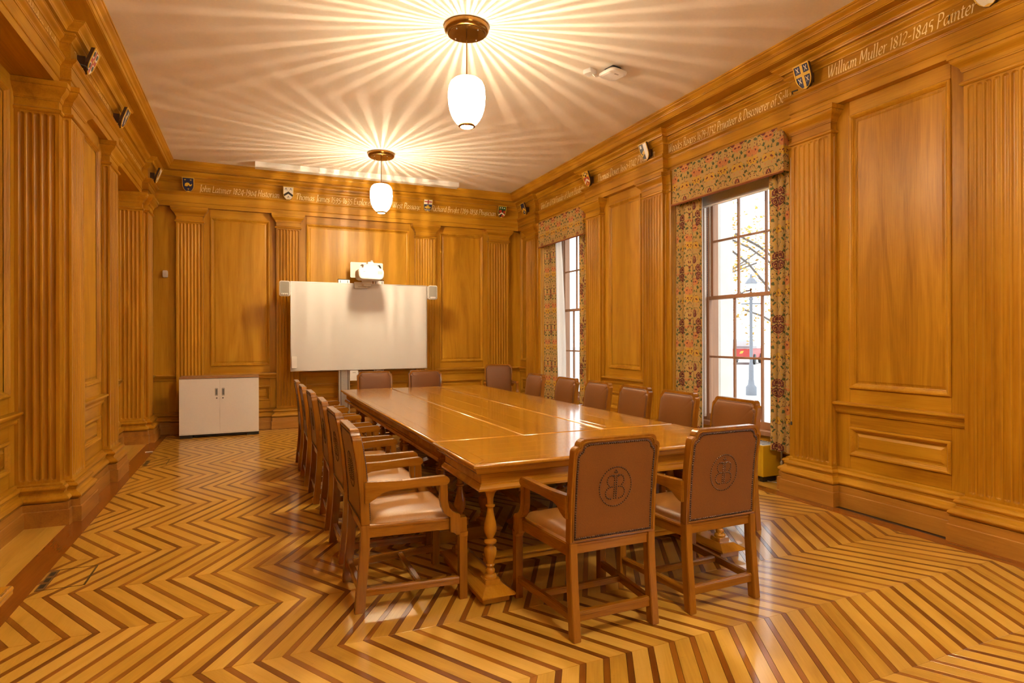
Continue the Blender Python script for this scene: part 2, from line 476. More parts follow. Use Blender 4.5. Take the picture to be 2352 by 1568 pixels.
for dist, kind, sh, x0, ya, poly, whole in pieces:
    if dist < 90 and cnt[kind] < 296:
        cnt[kind] += 1
        key = (kind, sh > 0)
        if key not in proto_floor:
            wd = DW if kind == 'd' else PX - DW
            q = [(G, G), (wd - G, G), (wd - G + sh, PY - G), (G + sh, PY - G)]
            # local frame with the grain along y: rotate the outline so the long side lies on y
            ang = math.atan2(sh, PY)
            ca, sa = math.cos(ang), math.sin(ang)
            ql = [(x * ca - y * sa, x * sa + y * ca) for x, y in q]
            mb = MB().prism(ql, lambda a, b: (a, b, -0.006), lambda a, b: (a, b, 0.0))
            proto_floor[key] = (mb.mesh(fname[kind], 'floor_' + kind, 0.0004, seg=1), -ang)
        me, rz = proto_floor[key]
        o = obj(fname[kind], me, floor, (x0, ya, random.uniform(-0.0002, 0.0)))
        o.rotation_euler = (random.uniform(-.0006, .0006), random.uniform(-.0015, .0015), rz)
    else:
        rest[kind].prism(poly, lambda a, b: (a, b, -0.006), lambda a, b: (a, b, -0.0001))
def restmat(name, dark, mid, light):
    # joined boards: shade varies from piece to piece through a coarse cell texture that follows the boards
    return wood(name, dark, mid, light, 'y', rough=0.3, coat=0.5, rnd=0.0, scale=1.6, bump=0.03)
M['floor_l2'] = restmat('pale_floor_board_far', (0.50, 0.265, 0.030), (0.66, 0.375, 0.052), (0.76, 0.46, 0.09))
M['floor_d2'] = restmat('dark_floor_inlay_far', (0.15, 0.043, 0.003), (0.25, 0.083, 0.006), (0.36, 0.135, 0.012))
for kd in 'dl':
    tag(rest[kd].build(fname[kd] + 's_beyond', 'floor_' + kd + '2', floor), kind='stuff')
def boards(name, mat, x0, x1, y0, y1, nx, length, axis='y'):
    wx = (x1 - x0) / nx if axis == 'y' else (y1 - y0) / nx
    for i in range(nx):
        a = (y0 if axis == 'y' else x0) - random.uniform(0, length * 0.6)
        end = y1 if axis == 'y' else x1
        st = y0 if axis == 'y' else x0
        while a < end - 0.02:
            b = min(a + length, end); s0 = max(a, st)
            if b - s0 > 0.03:
                if axis == 'y': mb = MB().box(x0 + wx * i + G, x0 + wx * (i + 1) - G, s0 + G, b - G, -0.006, 0)
                else: mb = MB().box(s0 + G, b - G, y0 + wx * i + G, y0 + wx * (i + 1) - G, -0.006, 0)
                mb.build(name, mat, floor)
            a = b
M['floor_bx'] = wood('dark_border_board_x', (0.20, 0.058, 0.006), (0.27, 0.083, 0.009), (0.33, 0.11, 0.013), 'x', rough=0.25, coat=0.25, rnd=0.25, bump=0.03)
boards('border_board', 'floor_b', -1.33, FX0, YN, YB, 1, 2.3)
boards('border_board', 'floor_b', FX1, 4.53, YN, YB, 1, 2.3)
boards('border_board', 'floor_bx', FX0, FX1, FY1, YB, 1, 2.1, 'x')
boards('border_board', 'floor_bx', FX0, FX1, YN, FY0, 1, 2.1, 'x')
boards('edge_board', 'floor_l', -1.70, -1.33, 2.5, 5.9, 3, 2.4)
boards('edge_board', 'floor_l', -1.70, -1.33, 7.5, 9.8, 3, 2.4)
boards('edge_board', 'floor_l', 4.53, 4.95, 0.1, 2.4, 3, 2.4)
boards('edge_board', 'floor_l', 4.53, 4.95, -3.6, -1.4, 3, 2.4)
boards('edge_board', 'floor_l', -1.70, -1.33, -3.7, -1.5, 3, 2.4)
boards('edge_board', 'floor_l', -1.70, -1.33, 0.0, 2.2, 3, 2.4)
boards('edge_board', 'floor_l', 4.53, 4.95, 3.9, 6.2, 3, 2.4)
boards('edge_board', 'floor_l', 4.53, 4.95, 7.7, 9.8, 3, 2.4)

# ------------------------------------------------------------------ wall helpers
def fluted(mb, P, s0, s1, z0, z1, n, margin=0.02):
    """fluted face; P(s, depth, z) maps to space, depth goes into the shaft"""
    pitch = (s1 - s0 - 2 * margin) / n
    a = 0.40 * pitch
    ss = [s0]; cs = []
    for i in range(n):
        c = s0 + margin + pitch * (i + 0.5)
        for t in (-1, -0.93, -0.7, -0.35, 0, 0.35, 0.7, 0.93, 1):
            ss.append(c + a * t); cs.append(c)
    ss.append(s1)
    def centre(x):
        for i in range(n):
            c = s0 + margin + pitch * (i + 0.5)
            if abs(x - c) <= a * 1.001: return c
        return None
    zb, zt = z0 + a + 0.02, z1 - a - 0.012
    zs = [z0] + [zb - a * math.sin(R(t)) for t in (90, 70, 45, 20)] + [zb, (zb + zt) / 2, zt] + [zt + a * math.sin(R(t)) for t in (20, 45, 70, 90)] + [z1]
    def D(x, z):
        c = centre(x)
        if c is None: return 0
        dz = max(zb - z, z - zt, 0)
        q = a * a - (x - c) ** 2 - dz * dz
        return 0.75 * math.sqrt(q) if q > 0 else 0
    mb.grid(lambda x, z: P(x, D(x, z), z), ss, zs)

BASE_PLINTH = [(0.0, 0.0), (0.08, 0.0), (0.08, 0.118), (0.076, 0.122), (0.068, 0.122), (0.068, 0.176), (0.03, 0.178)]
BASE_MOULD = ([(0.03, 0.178), (0.056, 0.180)] + [(0.056 + 0.020 * math.sin(PI * i / 6), 0.180 + 0.048 * i / 6) for i in range(1, 7)]
              + [(0.050, 0.230), (0.036, 0.240), (0.032, 0.250), (0.038, 0.262)]
              + [(0.036 + 0.014 * math.sin(PI * i / 6), 0.264 + 0.036 * i / 6) for i in range(7)]
              + [(0.022, 0.303), (0.022, 0.315), (0.0, 0.324)])
CAPITAL = [(0.0, 3.205), (0.010, 3.207), (0.019, 3.214), (0.021, 3.224), (0.015, 3.234), (0.006, 3.238), (0.0, 3.242), (0.0, 3.300), (0.008, 3.301), (0.010, 3.310)] \
    + cyma(0.014, 3.312, 0.062, 3.395, 8) + [(0.072, 3.398), (0.072, 3.434), (0.066, ZARCH), (0.0, ZARCH)]
ARCHITRAVE = [(0.0, ZARCH), (0.0, 3.500), (0.008, 3.502), (0.012, 3.508), (0.008, 3.515), (0.005, 3.517), (0.005, 3.608), (0.012, 3.609), (0.014, 3.616)] \
    + cyma(0.018, 3.618, 0.048, 3.652, 6) + [(0.052, 3.653), (0.052, 3.662), (0.0, 3.664)]
FRIEZE = [(0.0, 3.664), (0.0, 3.800)]
BED = [(0.0, 3.800), (0.006, 3.801)] + cyma(0.008, 3.803, 0.044, 3.845, 6) + [(0.05, 3.846), (0.05, 3.852), (0.036, 3.853), (0.036, 3.874), (0.062, 3.875), (0.066, 3.886)] \
    + cyma(0.070, 3.888, 0.118, 3.934, 7) + [(0.124, 3.935), (0.124, 3.946)]
CORONA = [(-0.12, 3.945), (0.205, 3.945), (0.205, 3.953), (0.212, 3.953), (0.212, 4.000), (0.220, 4.002), (0.223, 4.009)] + cyma(0.226, 4.011, 0.262, 4.055, 8) + [(0.27, 4.056), (0.27, ZCEIL)]
PW = 0.41           # pilaster width
MOULD_BIG = [(0, -0.005), (0.0, 0.012), (0.006, 0.018), (0.016, 0.019), (0.024, 0.013), (0.030, 0.004), (0.034, 0.002), (0.040, -0.010), (0.046, -0.012)]

def panelling(wall, T, a, b, wp, ax, zlo=0.324, zhi=ZARCH, dado=True, st=0.125):
    """framed panelling between a and b on the plane wp: stiles, rails, panel moulding and raised field"""
    th = 0.017
    f = wp - th
    def board(nm, u0, u1, z0, z1, m):
        MB().box(u0 + .0006, u1 - .0006, f - 0.002, wp, z0 + .0006, z1 - .0006, T).build(nm, m, wall, 0.0015, seg=1)
    st = min(st, (b - a) * 0.2)
    board('stile', a, a + st, zlo, zhi, 'wall_z'); board('stile', b - st, b, zlo, zhi, 'wall_z')
    for z0, z1 in ((3.32, zhi), (0.86, 1.006), (0.682, 0.80), (zlo, 0.44)):
        board('rail', a + st, b - st, z0, z1, 'wall_' + ax)
    for z0, z1, ax2, rise in ((1.006, 3.32, 'z', 0.006), (0.44, 0.682, ax, 0.012)):
        MB().frame(a + st, b - st, z0, z1, [(i, wp + w_) for i, w_ in MOULD_BIG], T).build('panel_moulding', 'wall_' + ax2, wall)
        i1 = 0.044
        mb = MB().frame(a + st, b - st, z0, z1, [(i1, f), (i1 + 0.012, f), (i1 + 0.020 + rise, f + rise)], T)
        k = i1 + 0.020 + rise
        mb.add([T(a + st + k, f + rise, z0 + k), T(b - st - k, f + rise, z0 + k), T(b - st - k, f + rise, z1 - k), T(a + st + k, f + rise, z1 - k)], [(0, 1, 2, 3)])
        mb.build('panel_field', 'wall_' + ax2, wall)
    if dado:
        prof = [(0, 0.792), (0.012, 0.792), (0.016, 0.800), (0.020, 0.806), (0.020, 0.822)] + cyma(0.024, 0.824, 0.046, 0.862, 5) + [(0.056, 0.864), (0.058, 0.872), (0.056, 0.884), (0, 0.888)]
        MB().sweep([(a, wp), (b, wp)], prof, T).build('dado_rail', 'wall_' + ax, wall)

def pilaster(wall, T, u0, u1, front=0.0, back=-0.07, n=7, sides=(True, True)):
    z0, z1 = 0.324, 3.205
    mb = MB()
    fluted(mb, lambda s, d, z: T(s, front - d, z), u0, u1, z0, z1, n)
    if sides[0]: fluted(mb, lambda s, d, z: T(u0 + d, s, z), front, back, z0, z1, 1, 0.0) if False else fluted(mb, lambda s, d, z: T(u0 + d, s, z), back, front, z0, z1, 1, 0.012)
    else: mb.add([T(u0, back, z0), T(u0, front, z0), T(u0, front, z1), T(u0, back, z1)], [(0, 1, 2, 3)])
    if sides[1]: fluted(mb, lambda s, d, z: T(u1 - d, s, z), back, front, z0, z1, 1, 0.012)
    else: mb.add([T(u1, back, z0), T(u1, front, z0), T(u1, front, z1), T(u1, back, z1)], [(0, 1, 2, 3)])
    mb.add([T(u0, back, z1), T(u0, front, z1), T(u1, front, z1), T(u1, back, z1)], [(0, 1, 2, 3)])
    mb.box(u0 + 0.002, u1 - 0.002, back, front - 0.03, z1 - 0.002, ZARCH, T)
    return mb.build('pilaster', 'wall_z', wall)

def reveal(wall, T, ue, out):
    """fluted jamb of a bay; ue = edge of the front shaft, out = -1 / +1 towards the bay"""
    z0, z1 = 0.324, 3.205
    f = ue + out * 0.084
    mb = MB()
    fluted(mb, lambda s, d, z: T(f - out * d, s, z), -BAYD, -0.06, z0, z1, 5)
    mb.add([T(f, -0.06, z0), T(ue, -0.06, z0), T(ue, -0.06, z1), T(f, -0.06, z1)], [(0, 1, 2, 3)])
    lo, hi = sorted((ue, f - out * 0.002))
    mb.box(lo, hi, -BAYD, -0.062, z1, ZARCH, T)
    return mb.build('reveal_pilaster', 'wall_z', wall)

def side_wall(name, T, piers, openings, ax='y'):
    """piers: list of (y0, y1, near_end, far_end); openings: bays holding windows as (bay0, bay1, win0, win1)"""
    mb = MB()
    prev = YN - 0.1
    allb = []
    for (y0, y1, ne, fe) in piers:
        mb.box(y0, y1, -BAYD - 0.15, -0.0875, 0, ZCEIL, T)
        if y0 > prev + 0.01: allb.append((prev, y0))
        prev = y1
    if prev < YB - 0.1: allb.append((prev, YB + .1))
    for (b0, b1) in allb:
        op = [o for o in openings if b0 <= o[0] <= b1]
        mb.box(b0, b1, -BAYD - 0.15, -0.092, ZARCH + 0.012, ZCEIL, T)
        if op:
            o0, o1, oz0, oz1 = op[0]
            mb.box(b0, o0, -BAYD - 0.15, -BAYD - 0.0, 0, ZARCH + 0.02, T)
            mb.box(o1, b1, -BAYD - 0.15, -BAYD - 0.0, 0, ZARCH + 0.02, T)
            mb.box(o0, o1, -BAYD - 0.15, -BAYD - 0.0, 0, oz0, T)
            mb.box(o0, o1, -BAYD - 0.15, -BAYD - 0.0, oz1, ZARCH + 0.02, T)
        else:
            mb.box(b0, b1, -BAYD - 0.15, -BAYD - 0.0175, 0, ZARCH + 0.02, T)
    wall = tag(mb.build(name, 'wall_z'), kind='structure')
    # pilasters, panelling, capitals
    base = []
    fr = [(YN, -0.075 if piers[0][0] > YN + .1 else 0.0)]
    for (y0, y1, ne, fe) in piers:
        if ne:
            pilaster(wall, T, y0, y0 + PW)
            reveal(wall, T, y0, -1)
            cp = [(y0 - 0.084, -BAYD), (y0 - 0.084, -0.06), (y0, -0.06), (y0, 0), (y0 + PW, 0), (y0 + PW, -0.07)]
            MB().sweep(cp, CAPITAL, T).build('capital', 'wall_' + ax, wall)
            base += cp
            fr += [(y0 - 0.012, -0.075), (y0 - 0.012, 0.0)]
        else: base += [(y0, -0.07)]
        if fe:
            pilaster(wall, T, y1 - PW, y1)
            reveal(wall, T, y1, 1)
            cp = [(y1 - PW, -0.07), (y1 - PW, 0), (y1, 0), (y1, -0.06), (y1 + 0.084, -0.06), (y1 + 0.084, -BAYD)]
            MB().sweep(cp, CAPITAL, T).build('capital', 'wall_' + ax, wall)
            base += cp
            fr += [(y1 + 0.012, 0.0), (y1 + 0.012, -0.075)]
        else: base += [(y1, -0.07)]
        a = y0 + (PW if ne else 0); b = y1 - (PW if fe else 0)
        panelling(wall, T, a, b, -0.07, ax)
    for (b0, b1) in allb:
        if not any(b0 <= o[0] <= b1 for o in openings) and b0 > -9:
            panelling(wall, T, b0 + 0.084, b1 - 0.084, -BAYD, ax)
    MB().sweep(base, BASE_PLINTH, T).build('plinth', 'skirt_' + ax, wall)
    MB().sweep(base, BASE_MOULD, T).build('base_moulding', 'wall_' + ax, wall)
    fr += [(YB, fr[-1][1])]
    pre, post = (YN, 1.0), (YB, 1.0)
    for nm, pf in (('architrave', ARCHITRAVE), ('frieze', FRIEZE), ('bed_moulding', BED)):
        MB().sweep(fr, pf, T, pre, post).build(nm, 'wall_' + ax, wall)
    MB().sweep([(YN, 0), (YB, 0)], CORONA, T, pre, post).build('cornice', 'wall_' + ax, wall)
    for (y0, y1, ne, fe) in piers:
        MB().box(y0 - 0.012 if ne else y0, y1 + 0.012 if fe else y1, -0.10, -0.0005, ZARCH + 0.0002, ZARCH + 0.012, T).build('soffit_board', 'wall_' + ax, wall)
    for (b0, b1) in allb:
        MB().box(b0 + .012, b1 - .012, -BAYD - 0.02, -0.0755, ZARCH + 0.0002, ZARCH + 0.012, T).build('soffit_board', 'wall_' + ax, wall)
    return wall

WZ0, WZ1 = 0.42, 3.30
WIN = [8.72, 5.02, 1.25, -2.50]
RP = [(-5.30, -3.45, False, True), (-1.55, 0.30, True, True), (2.20, 4.08, True, True), (5.995, 7.841, True, True), (9.60, 10.44, True, False)]
LP = [(-5.30, -3.60, False, True), (-1.70, 0.10, True, True), (2.05, 3.87, True, True), (5.82, 7.64, True, True), (9.69, 10.44, True, False)]
wall_right = side_wall('wall_right', T_right, RP, [(c - 0.67, c + 0.67, WZ0, WZ1) for c in WIN])
wall_left = side_wall('wall_left', T_left, LP, [])

# back wall
mb = MB(); mb.box(XL - 0.5, XR + 0.5, -0.25, -0.0875, 0, ZCEIL, T_back)
wall_back = tag(mb.build('wall_back', 'wall_z'), kind='structure')
BP = [(-1.058, -0.693), (0.35, 0.714), (2.626, 2.989), (4.005, 4.400)]
base = [(XL - 0.07, -0.07)]
for (a, b) in BP:
    pilaster(wall_back, T_back, a, b)
    cp = [(a, -0.07), (a, 0), (b, 0), (b, -0.07)]
    MB().sweep(cp, CAPITAL, T_back).build('capital', 'wall_x', wall_back)
    base += cp
base += [(XR + 0.07, -0.07)]
ed = [(XL - 0.07, BP[0][0]), (BP[0][1], BP[1][0]), (BP[1][1], BP[2][0]), (BP[2][1], BP[3][0]), (BP[3][1], XR + 0.07)]
for i, (a, b) in enumerate(ed):
    if b - a > 0.6: panelling(wall_back, T_back, a, b, -0.07, 'x', st=0.095)
    else:
        MB().box(a, b, -0.087, -0.07, 0.324, ZARCH, T_back).build('stile', 'wall_z', wall_back)
        MB().sweep([(a, -0.07), (b, -0.07)], [(0, 0.792), (0.016, 0.800), (0.020, 0.822)] + cyma(0.024, 0.824, 0.046, 0.862, 5) + [(0.058, 0.872), (0, 0.888)], T_back).build('dado_rail', 'wall_x', wall_back)
MB().sweep(base, BASE_PLINTH, T_back).build('plinth', 'skirt_x', wall_back)
MB().sweep(base, BASE_MOULD, T_back).build('base_moulding', 'wall_x', wall_back)
for nm, pf in (('architrave', ARCHITRAVE), ('frieze', FRIEZE), ('bed_moulding', BED), ('cornice', CORONA)):
    MB().sweep([(XL, 0), (XR, 0)], pf, T_back, (XL, 1), (XR, 1)).build(nm, 'wall_x', wall_back)
MB().box(XL - 0.07, XR + 0.07, -0.10, -0.0005, ZARCH + 0.0002, ZARCH + 0.012, T_back).build('soffit_board', 'wall_x', wall_back)

# near wall behind the photographer
mb = MB(); mb.box(XL - 0.5, XR + 0.5, -0.25, -0.0875, 0, ZCEIL, T_near)
wall_near = tag(mb.build('wall_near', 'wall_z'), kind='structure')
for i in range(4):
    u = XL + 0.1 + i * 1.43
    panelling(wall_near, T_near, u, u + 1.42, -0.07, 'x')
MB().sweep([(XL - .07, -0.07), (XR + .07, -0.07)], BASE_PLINTH, T_near).build('plinth', 'skirt_x', wall_near)
for nm, pf in (('architrave', ARCHITRAVE), ('frieze', FRIEZE), ('bed_moulding', BED), ('cornice', CORONA)):
    MB().sweep([(XL, 0), (XR, 0)], pf, T_near, (XL, 1), (XR, 1)).build(nm, 'wall_x', wall_near)
MB().box(XL - 0.07, XR + 0.07, -0.10, -0.0005, ZARCH, ZARCH + 0.012, T_near).build('soffit_board', 'wall_x', wall_near)

# ------------------------------------------------------------------ windows
def window(n, yc):
    win = tag(empty('window_%d' % n, (4.935, yc, WZ0)), kind='structure')
    win['kind'] = 'structure'
    def bx(nm, y0, y1, x0, x1, z0, z1, mat, par=win, bev=0.002):
        return MB().box(x0 - 4.935, x1 - 4.935, y0, y1, z0 - WZ0, z1 - WZ0).build(nm, mat, par, bev, seg=1)
    for sgn in (-1, 1):
        a, b = sorted((sgn * 0.645, sgn * 0.67))
        bx('jamb', a, b, 4.90, 5.16, WZ0, WZ1, 'sash')
        a, b = sorted((sgn * 0.625, sgn * 0.645))
        bx('sash_channel', a, b, 4.93, 4.96, WZ0 + .08, WZ1 - .02, 'paintjamb')
        bx('parting_bead', a, b, 5.012, 5.03, WZ0 + .08, WZ1 - .02, 'paintjamb')
        a, b = sorted((sgn * 0.67, sgn * 0.78))
        bx('architrave', a, b, 4.905, 4.934, 0.36, WZ1 + 0.10, 'wall_z')
        mbc = MB()
        for k in range(60): mbc.box(0.047, 0.053, sgn * 0.638 - 0.004, sgn * 0.638 + 0.004, 1.50 + k * 0.022, 1.514 + k * 0.022)
        mbc.build('sash_chain', 'dkgrey', win)
    bx('head', -0.67, 0.67, 4.90, 5.16, WZ1 - 0.03, WZ1, 'sash')
    bx('sill', -0.72, 0.72, 4.86, 5.20, WZ0, WZ0 + 0.045, 'sash')
    bx('apron', -0.70, 0.70, 4.90, 4.934, WZ0 - 0.09, WZ0, 'wall_y')
    for nm, xg, z0, z1, rows in (('sash', 4.99, WZ0 + 0.045, 1.925, 2), ('sash', 5.05, 1.885, WZ1 - 0.03, 2)):
        o = MB()
        d = 0.020
        for a, b in ((-0.645, -0.595), (0.595, 0.645)): o.box(xg - d - 4.935, xg + d - 4.935, a, b, z0 - WZ0, z1 - WZ0)
        bot = 0.075 if z0 < 1 else 0.042
        o.box(xg - d - 4.935, xg + d - 4.935, -0.595, 0.595, z0 - WZ0, z0 + bot - WZ0)
        o.box(xg - d - 4.935, xg + d - 4.935, -0.595, 0.595, z1 - 0.042 - WZ0, z1 - WZ0)
        so = o.build('sash', 'sash', win, 0.003, seg=1)
        za, zb = z0 + bot, z1 - 0.042
        for u in (-0.2, 0.2): bx('glazing_bar', u - 0.012, u + 0.012, xg - 0.016, xg + 0.016, za, zb, 'sash', so, 0.004)
        zm = (za + zb) / 2
        us = [-0.595, -0.212, -0.188, 0.188, 0.212, 0.595]
        for i in range(3): bx('glazing_bar', us[2 * i], us[2 * i + 1], xg - 0.016, xg + 0.016, zm - 0.012, zm + 0.012, 'sash', so, 0.004)
        for i in range(3):
            for (c, d2) in ((za, zm - 0.012), (zm + 0.012, zb)):
                bx('pane', us[2 * i], us[2 * i + 1], xg + 0.002, xg + 0.005, c, d2, 'glass', so, 0)
    mbk = MB().lathe([(0.014, 0), (0.012, 0.01), (0.006, 0.014), (0.006, 0.03), (0.012, 0.036), (0.008, 0.05)], 10, (0.075, -0.02, 1.925 - WZ0))
    mbk.tube([(0.075, -0.02, 1.955 - WZ0), (0.06, 0.03, 1.95 - WZ0)], 0.006)
    mbk.build('sash_catch', 'brass', win, smooth=40)
    # sky portal just outside the opening: only guides the sampling of the real sky
    la = bpy.data.lights.new('sky_portal', 'AREA'); la.shape = 'RECTANGLE'; la.size = 2.8; la.size_y = 1.3
    la.cycles.is_portal = True
    lo = bpy.data.objects.new('sky_portal', la); COL.objects.link(lo)
    lo.location = (5.22, yc, 1.86); lo.rotation_euler = (0, PI / 2, 0)
    return win
for i, c in enumerate(WIN): window(i + 1, c)
# ================================================================== CHAIRS
def back_y(z):
    """rear face line of the chair back / leg, y against height"""
    pts = [(0, 0.000), (0.12, 0.012), (0.28, 0.028), (0.44, 0.036), (0.60, 0.030), (0.78, 0.012), (0.97, -0.018)]
    for (a, ya), (b, yb) in zip(pts, pts[1:]):
        if z <= b: return ya + (yb - ya) * (z - a) / (b - a)
    return pts[-1][1]

def chair_outline(inset=0.0):
    """right half then mirrored, x/z outline of the chair back with its scooped top corners"""
    hw, zt, zb = 0.247 - inset, 0.965 - inset, 0.462 + inset * 0.6
    r = [(hw, zb)] + [(hw, zb + (zt - 0.062 - zb) * t) for t in (0.25, 0.5, 0.75)]
    r += arc(hw - 0.026, zt - 0.062, 0.026, 0, 68, 4)
    r += [(hw - 0.024, zt - 0.0345)]
    r += arc(hw - 0.058, zt - 0.036, 0.036, 8, 90, 5)
    r += [(hw * 0.5, zt)]
    return r + [(-x, z) for x, z in reversed(r)] + [(-hw * 0.5, zb), (0, zb), (hw * 0.5, zb)]

def resample(poly, step, closed=True):
    out = []; n = len(poly); acc = 0.0
    for i in range(n if closed else n - 1):
        p, q = poly[i], poly[(i + 1) % n]
        l = math.hypot(q[0] - p[0], q[1] - p[1])
        while acc <= l and l > 0:
            t = acc / l; out.append((p[0] + (q[0] - p[0]) * t, p[1] + (q[1] - p[1]) * t)); acc += step
        acc -= l
    return out

def studs(mb, pts, y_of, sgn, r=0.0058):
    for x, z in pts:
        y = y_of(z); k = len(mb.v)
        n = 6
        for rr, h in ((1, 0), (0.75, 0.0028)):
            for i in range(n):
                a = 2 * PI * i / n; mb.v.append((x + r * rr * math.cos(a), y + sgn * h, z + r * rr * math.sin(a)))
        mb.v.append((x, y + sgn * 0.004, z))
        for i in range(n):
            j = (i + 1) % n
            mb.f.append((k + i, k + j, k + n + j, k + n + i)); mb.f.append((k + n + i, k + n + j, k + 2 * n))

def make_chair():
    root = empty('armchair')
    TH = 0.046
    # legs ------------------------------------------------------------
    for s in (-1, 1):
        mb = MB(); zs = [0, 0.1, 0.2, 0.3, 0.4, 0.462]
        rows = []
        for z in zs:
            xo = s * (0.2475); xi = s * (0.2475 - 0.042); y = back_y(z); t = TH + 0.006 * (1 - z / 0.46)
            rows += [(xo, y, z), (xi, y, z), (xi, y + t, z), (xo, y + t, z)]
        fs = [(4 * i + k, 4 * i + (k + 1) % 4, 4 * i + 4 + (k + 1) % 4, 4 * i + 4 + k) for i in range(len(zs) - 1) for k in range(4)]
        mb.add(rows, fs + [(3, 2, 1, 0), tuple(4 * (len(zs) - 1) + k for k in range(4))])
        mb.build('rear_leg', 'chair_z', root, 0.003)
        mb = MB()
        xc = s * 0.272
        mb.box(xc - 0.021, xc + 0.021, 0.562, 0.606, 0.0, 0.345)
        for d in (-0.010, 0.0, 0.010): mb.box(xc + d - 0.0025, xc + d + 0.0025, 0.606, 0.608, 0.05, 0.325)
        leg = mb.build('front_leg', 'chair_z', root, 0.002, seg=1)
        MB().box(xc - 0.024, xc + 0.024, 0.558, 0.610, 0.345, 0.372).build('leg_cap', 'chair_z', leg, 0.003)
        MB().box(xc - 0.021, xc + 0.021, 0.545, 0.604, 0.372, 0.452).build('leg_block', 'chair_z', leg, 0.003)
        # arm ----------------------------------------------------------
        def ax_(y, th): return s * (0.236 + 0.044 * (y / 0.5)) + th
        arm = [(0.052, 0.575), (0.075, 0.580), (0.105, 0.598), (0.135, 0.622), (0.175, 0.634), (0.30, 0.640), (0.455, 0.642),
               (0.475, 0.640), (0.492, 0.645), (0.503, 0.657), (0.504, 0.672), (0.494, 0.686), (0.478, 0.692), (0.38, 0.689), (0.25, 0.684), (0.12, 0.687), (0.052, 0.690)]
        mb = MB().prism(arm, lambda y, z: (ax_(y, -0.021), y, z), lambda y, z: (ax_(y, 0.021), y, z))
        mb.build('arm', 'chair_y', root, 0.0035)
        sup = [(0.452, 0.645), (0.452, 0.555), (0.458, 0.520), (0.472, 0.490), (0.492, 0.470), (0.506, 0.462), (0.506, 0.378), (0.528, 0.376), (0.540, 0.362),
               (0.562, 0.362), (0.562, 0.476), (0.540, 0.482), (0.518, 0.494), (0.502, 0.516), (0.494, 0.550), (0.492, 0.645)]
        mb = MB().prism(sup, lambda y, z: (ax_(y, -0.019), y, z), lambda y, z: (ax_(y, 0.019), y, z))
        mb.build('arm_support', 'chair_z', root, 0.003)
        # side rail and stretcher
        def bar(nm, xa, ya, xb, yb, z0, z1, th, m):
            mb = MB()
            dx, dy = xb - xa, yb - ya; l = math.hypot(dx, dy); nx, ny = -dy / l * th / 2, dx / l * th / 2
            poly = [(xa + nx, ya + ny), (xa - nx, ya - ny), (xb - nx, yb - ny), (xb + nx, yb + ny)]
            mb.prism(poly, lambda a, b: (a, b, z0), lambda a, b: (a, b, z1))
            q = [(xa + nx * 1.25, ya + ny * 1.25), (xa - nx * 1.25, ya - ny * 1.25), (xb - nx * 1.25, yb - ny * 1.25), (xb + nx * 1.25, yb + ny * 1.25)]
            mb.prism(q, lambda a, b: (a, b, z1 - 0.016), lambda a, b: (a, b, z1 - 0.004))
            return mb.build(nm, m, root, 0.0015, seg=1)
        bar('side_rail', s * 0.229, 0.075, s * 0.268, 0.555, 0.392, 0.456, 0.030, 'chair_y')
        bar('side_stretcher', s * 0.227, 0.045, s * 0.270, 0.575, 0.084, 0.124, 0.026, 'chair_y')
    def xbar(nm, x, y, z0, z1, th):
        mb = MB().box(-x, x, y - th / 2, y + th / 2, z0, z1)
        mb.box(-x, x, y - th * 0.63, y + th * 0.63, z1 - 0.018, z1 - 0.005)
        mb.build(nm, 'chair_x', root, 0.0015, seg=1)
    xbar('rear_stretcher', 0.207, 0.040, 0.086, 0.134, 0.026)
    xbar('cross_stretcher', 0.243, 0.350, 0.088, 0.120, 0.026)
    xbar('front_rail', 0.255, 0.570, 0.392, 0.456, 0.028)
    xbar('rear_rail', 0.207, 0.062, 0.405, 0.462, 0.030)
    # back frame --------------------------------------------------------
    out = chair_outline(0.0); inn = chair_outline(0.021)
    n = len(out); mb = MB()
    vs = []
    for ring, y0 in ((out, 0), (inn, 0.004), (inn, TH - 0.004), (out, TH)):
        vs += [(x, back_y(z) + y0, z) for x, z in ring]
    fs = []
    for a, b in ((0, 1), (1, 2), (2, 3), (3, 0)):
        for i in range(n):
            j = (i + 1) % n; fs.append((a * n + i, a * n + j, b * n + j, b * n + i))
    mb.add(vs, fs).build('back_frame', 'chair_z', root, 0.003)
    # bead line on the frame
    inn2 = chair_outline(0.013)
    mb = MB()
    mb.tube([(x, back_y(z) + 0.0005, z) for x, z in inn2] + [(inn2[0][0], back_y(inn2[0][1]) + 0.0005, inn2[0][1])], 0.0028, 6)
    mb.build('frame_bead', 'chair_z', root, smooth=60)
    # leather panels ------------------------------------------------------
    def pad(base_off, sgn, bulge):
        mb = MB(); m_ = chair_outline(0.0205); cz = 0.72; rings = [1, 0.965, 0.90, 0.75, 0.5, 0.25]
        hs = [0, 0.55, 0.8, 0.95, 1, 1]
        for sc, h in zip(rings, hs):
            mb.v += [(x * sc, back_y(cz + (z - cz) * sc) + base_off + sgn * bulge * h, cz + (z - cz) * sc) for x, z in m_]
        mb.v.append((0, back_y(cz) + base_off + sgn * bulge, cz))
        k = len(m_)
        for a in range(len(rings) - 1):
            for i in range(k):
                j = (i + 1) % k; mb.f.append((a * k + i, a * k + j, (a + 1) * k + j, (a + 1) * k + i))
        for i in range(k): mb.f.append(((len(rings) - 1) * k + i, (len(rings) - 1) * k + (i + 1) % k, len(mb.v) - 1))
        return mb
    rear = pad(0.005, -1, 0.003).build('rear_leather', 'leather', root, smooth=60)
    front = pad(TH - 0.005, 1, 0.020).build('front_leather', 'leather', root, smooth=60)
    line = resample(chair_outline(0.029), 0.0118)
    mb = MB(); studs(mb, line, lambda z: back_y(z) + 0.0025, -1)
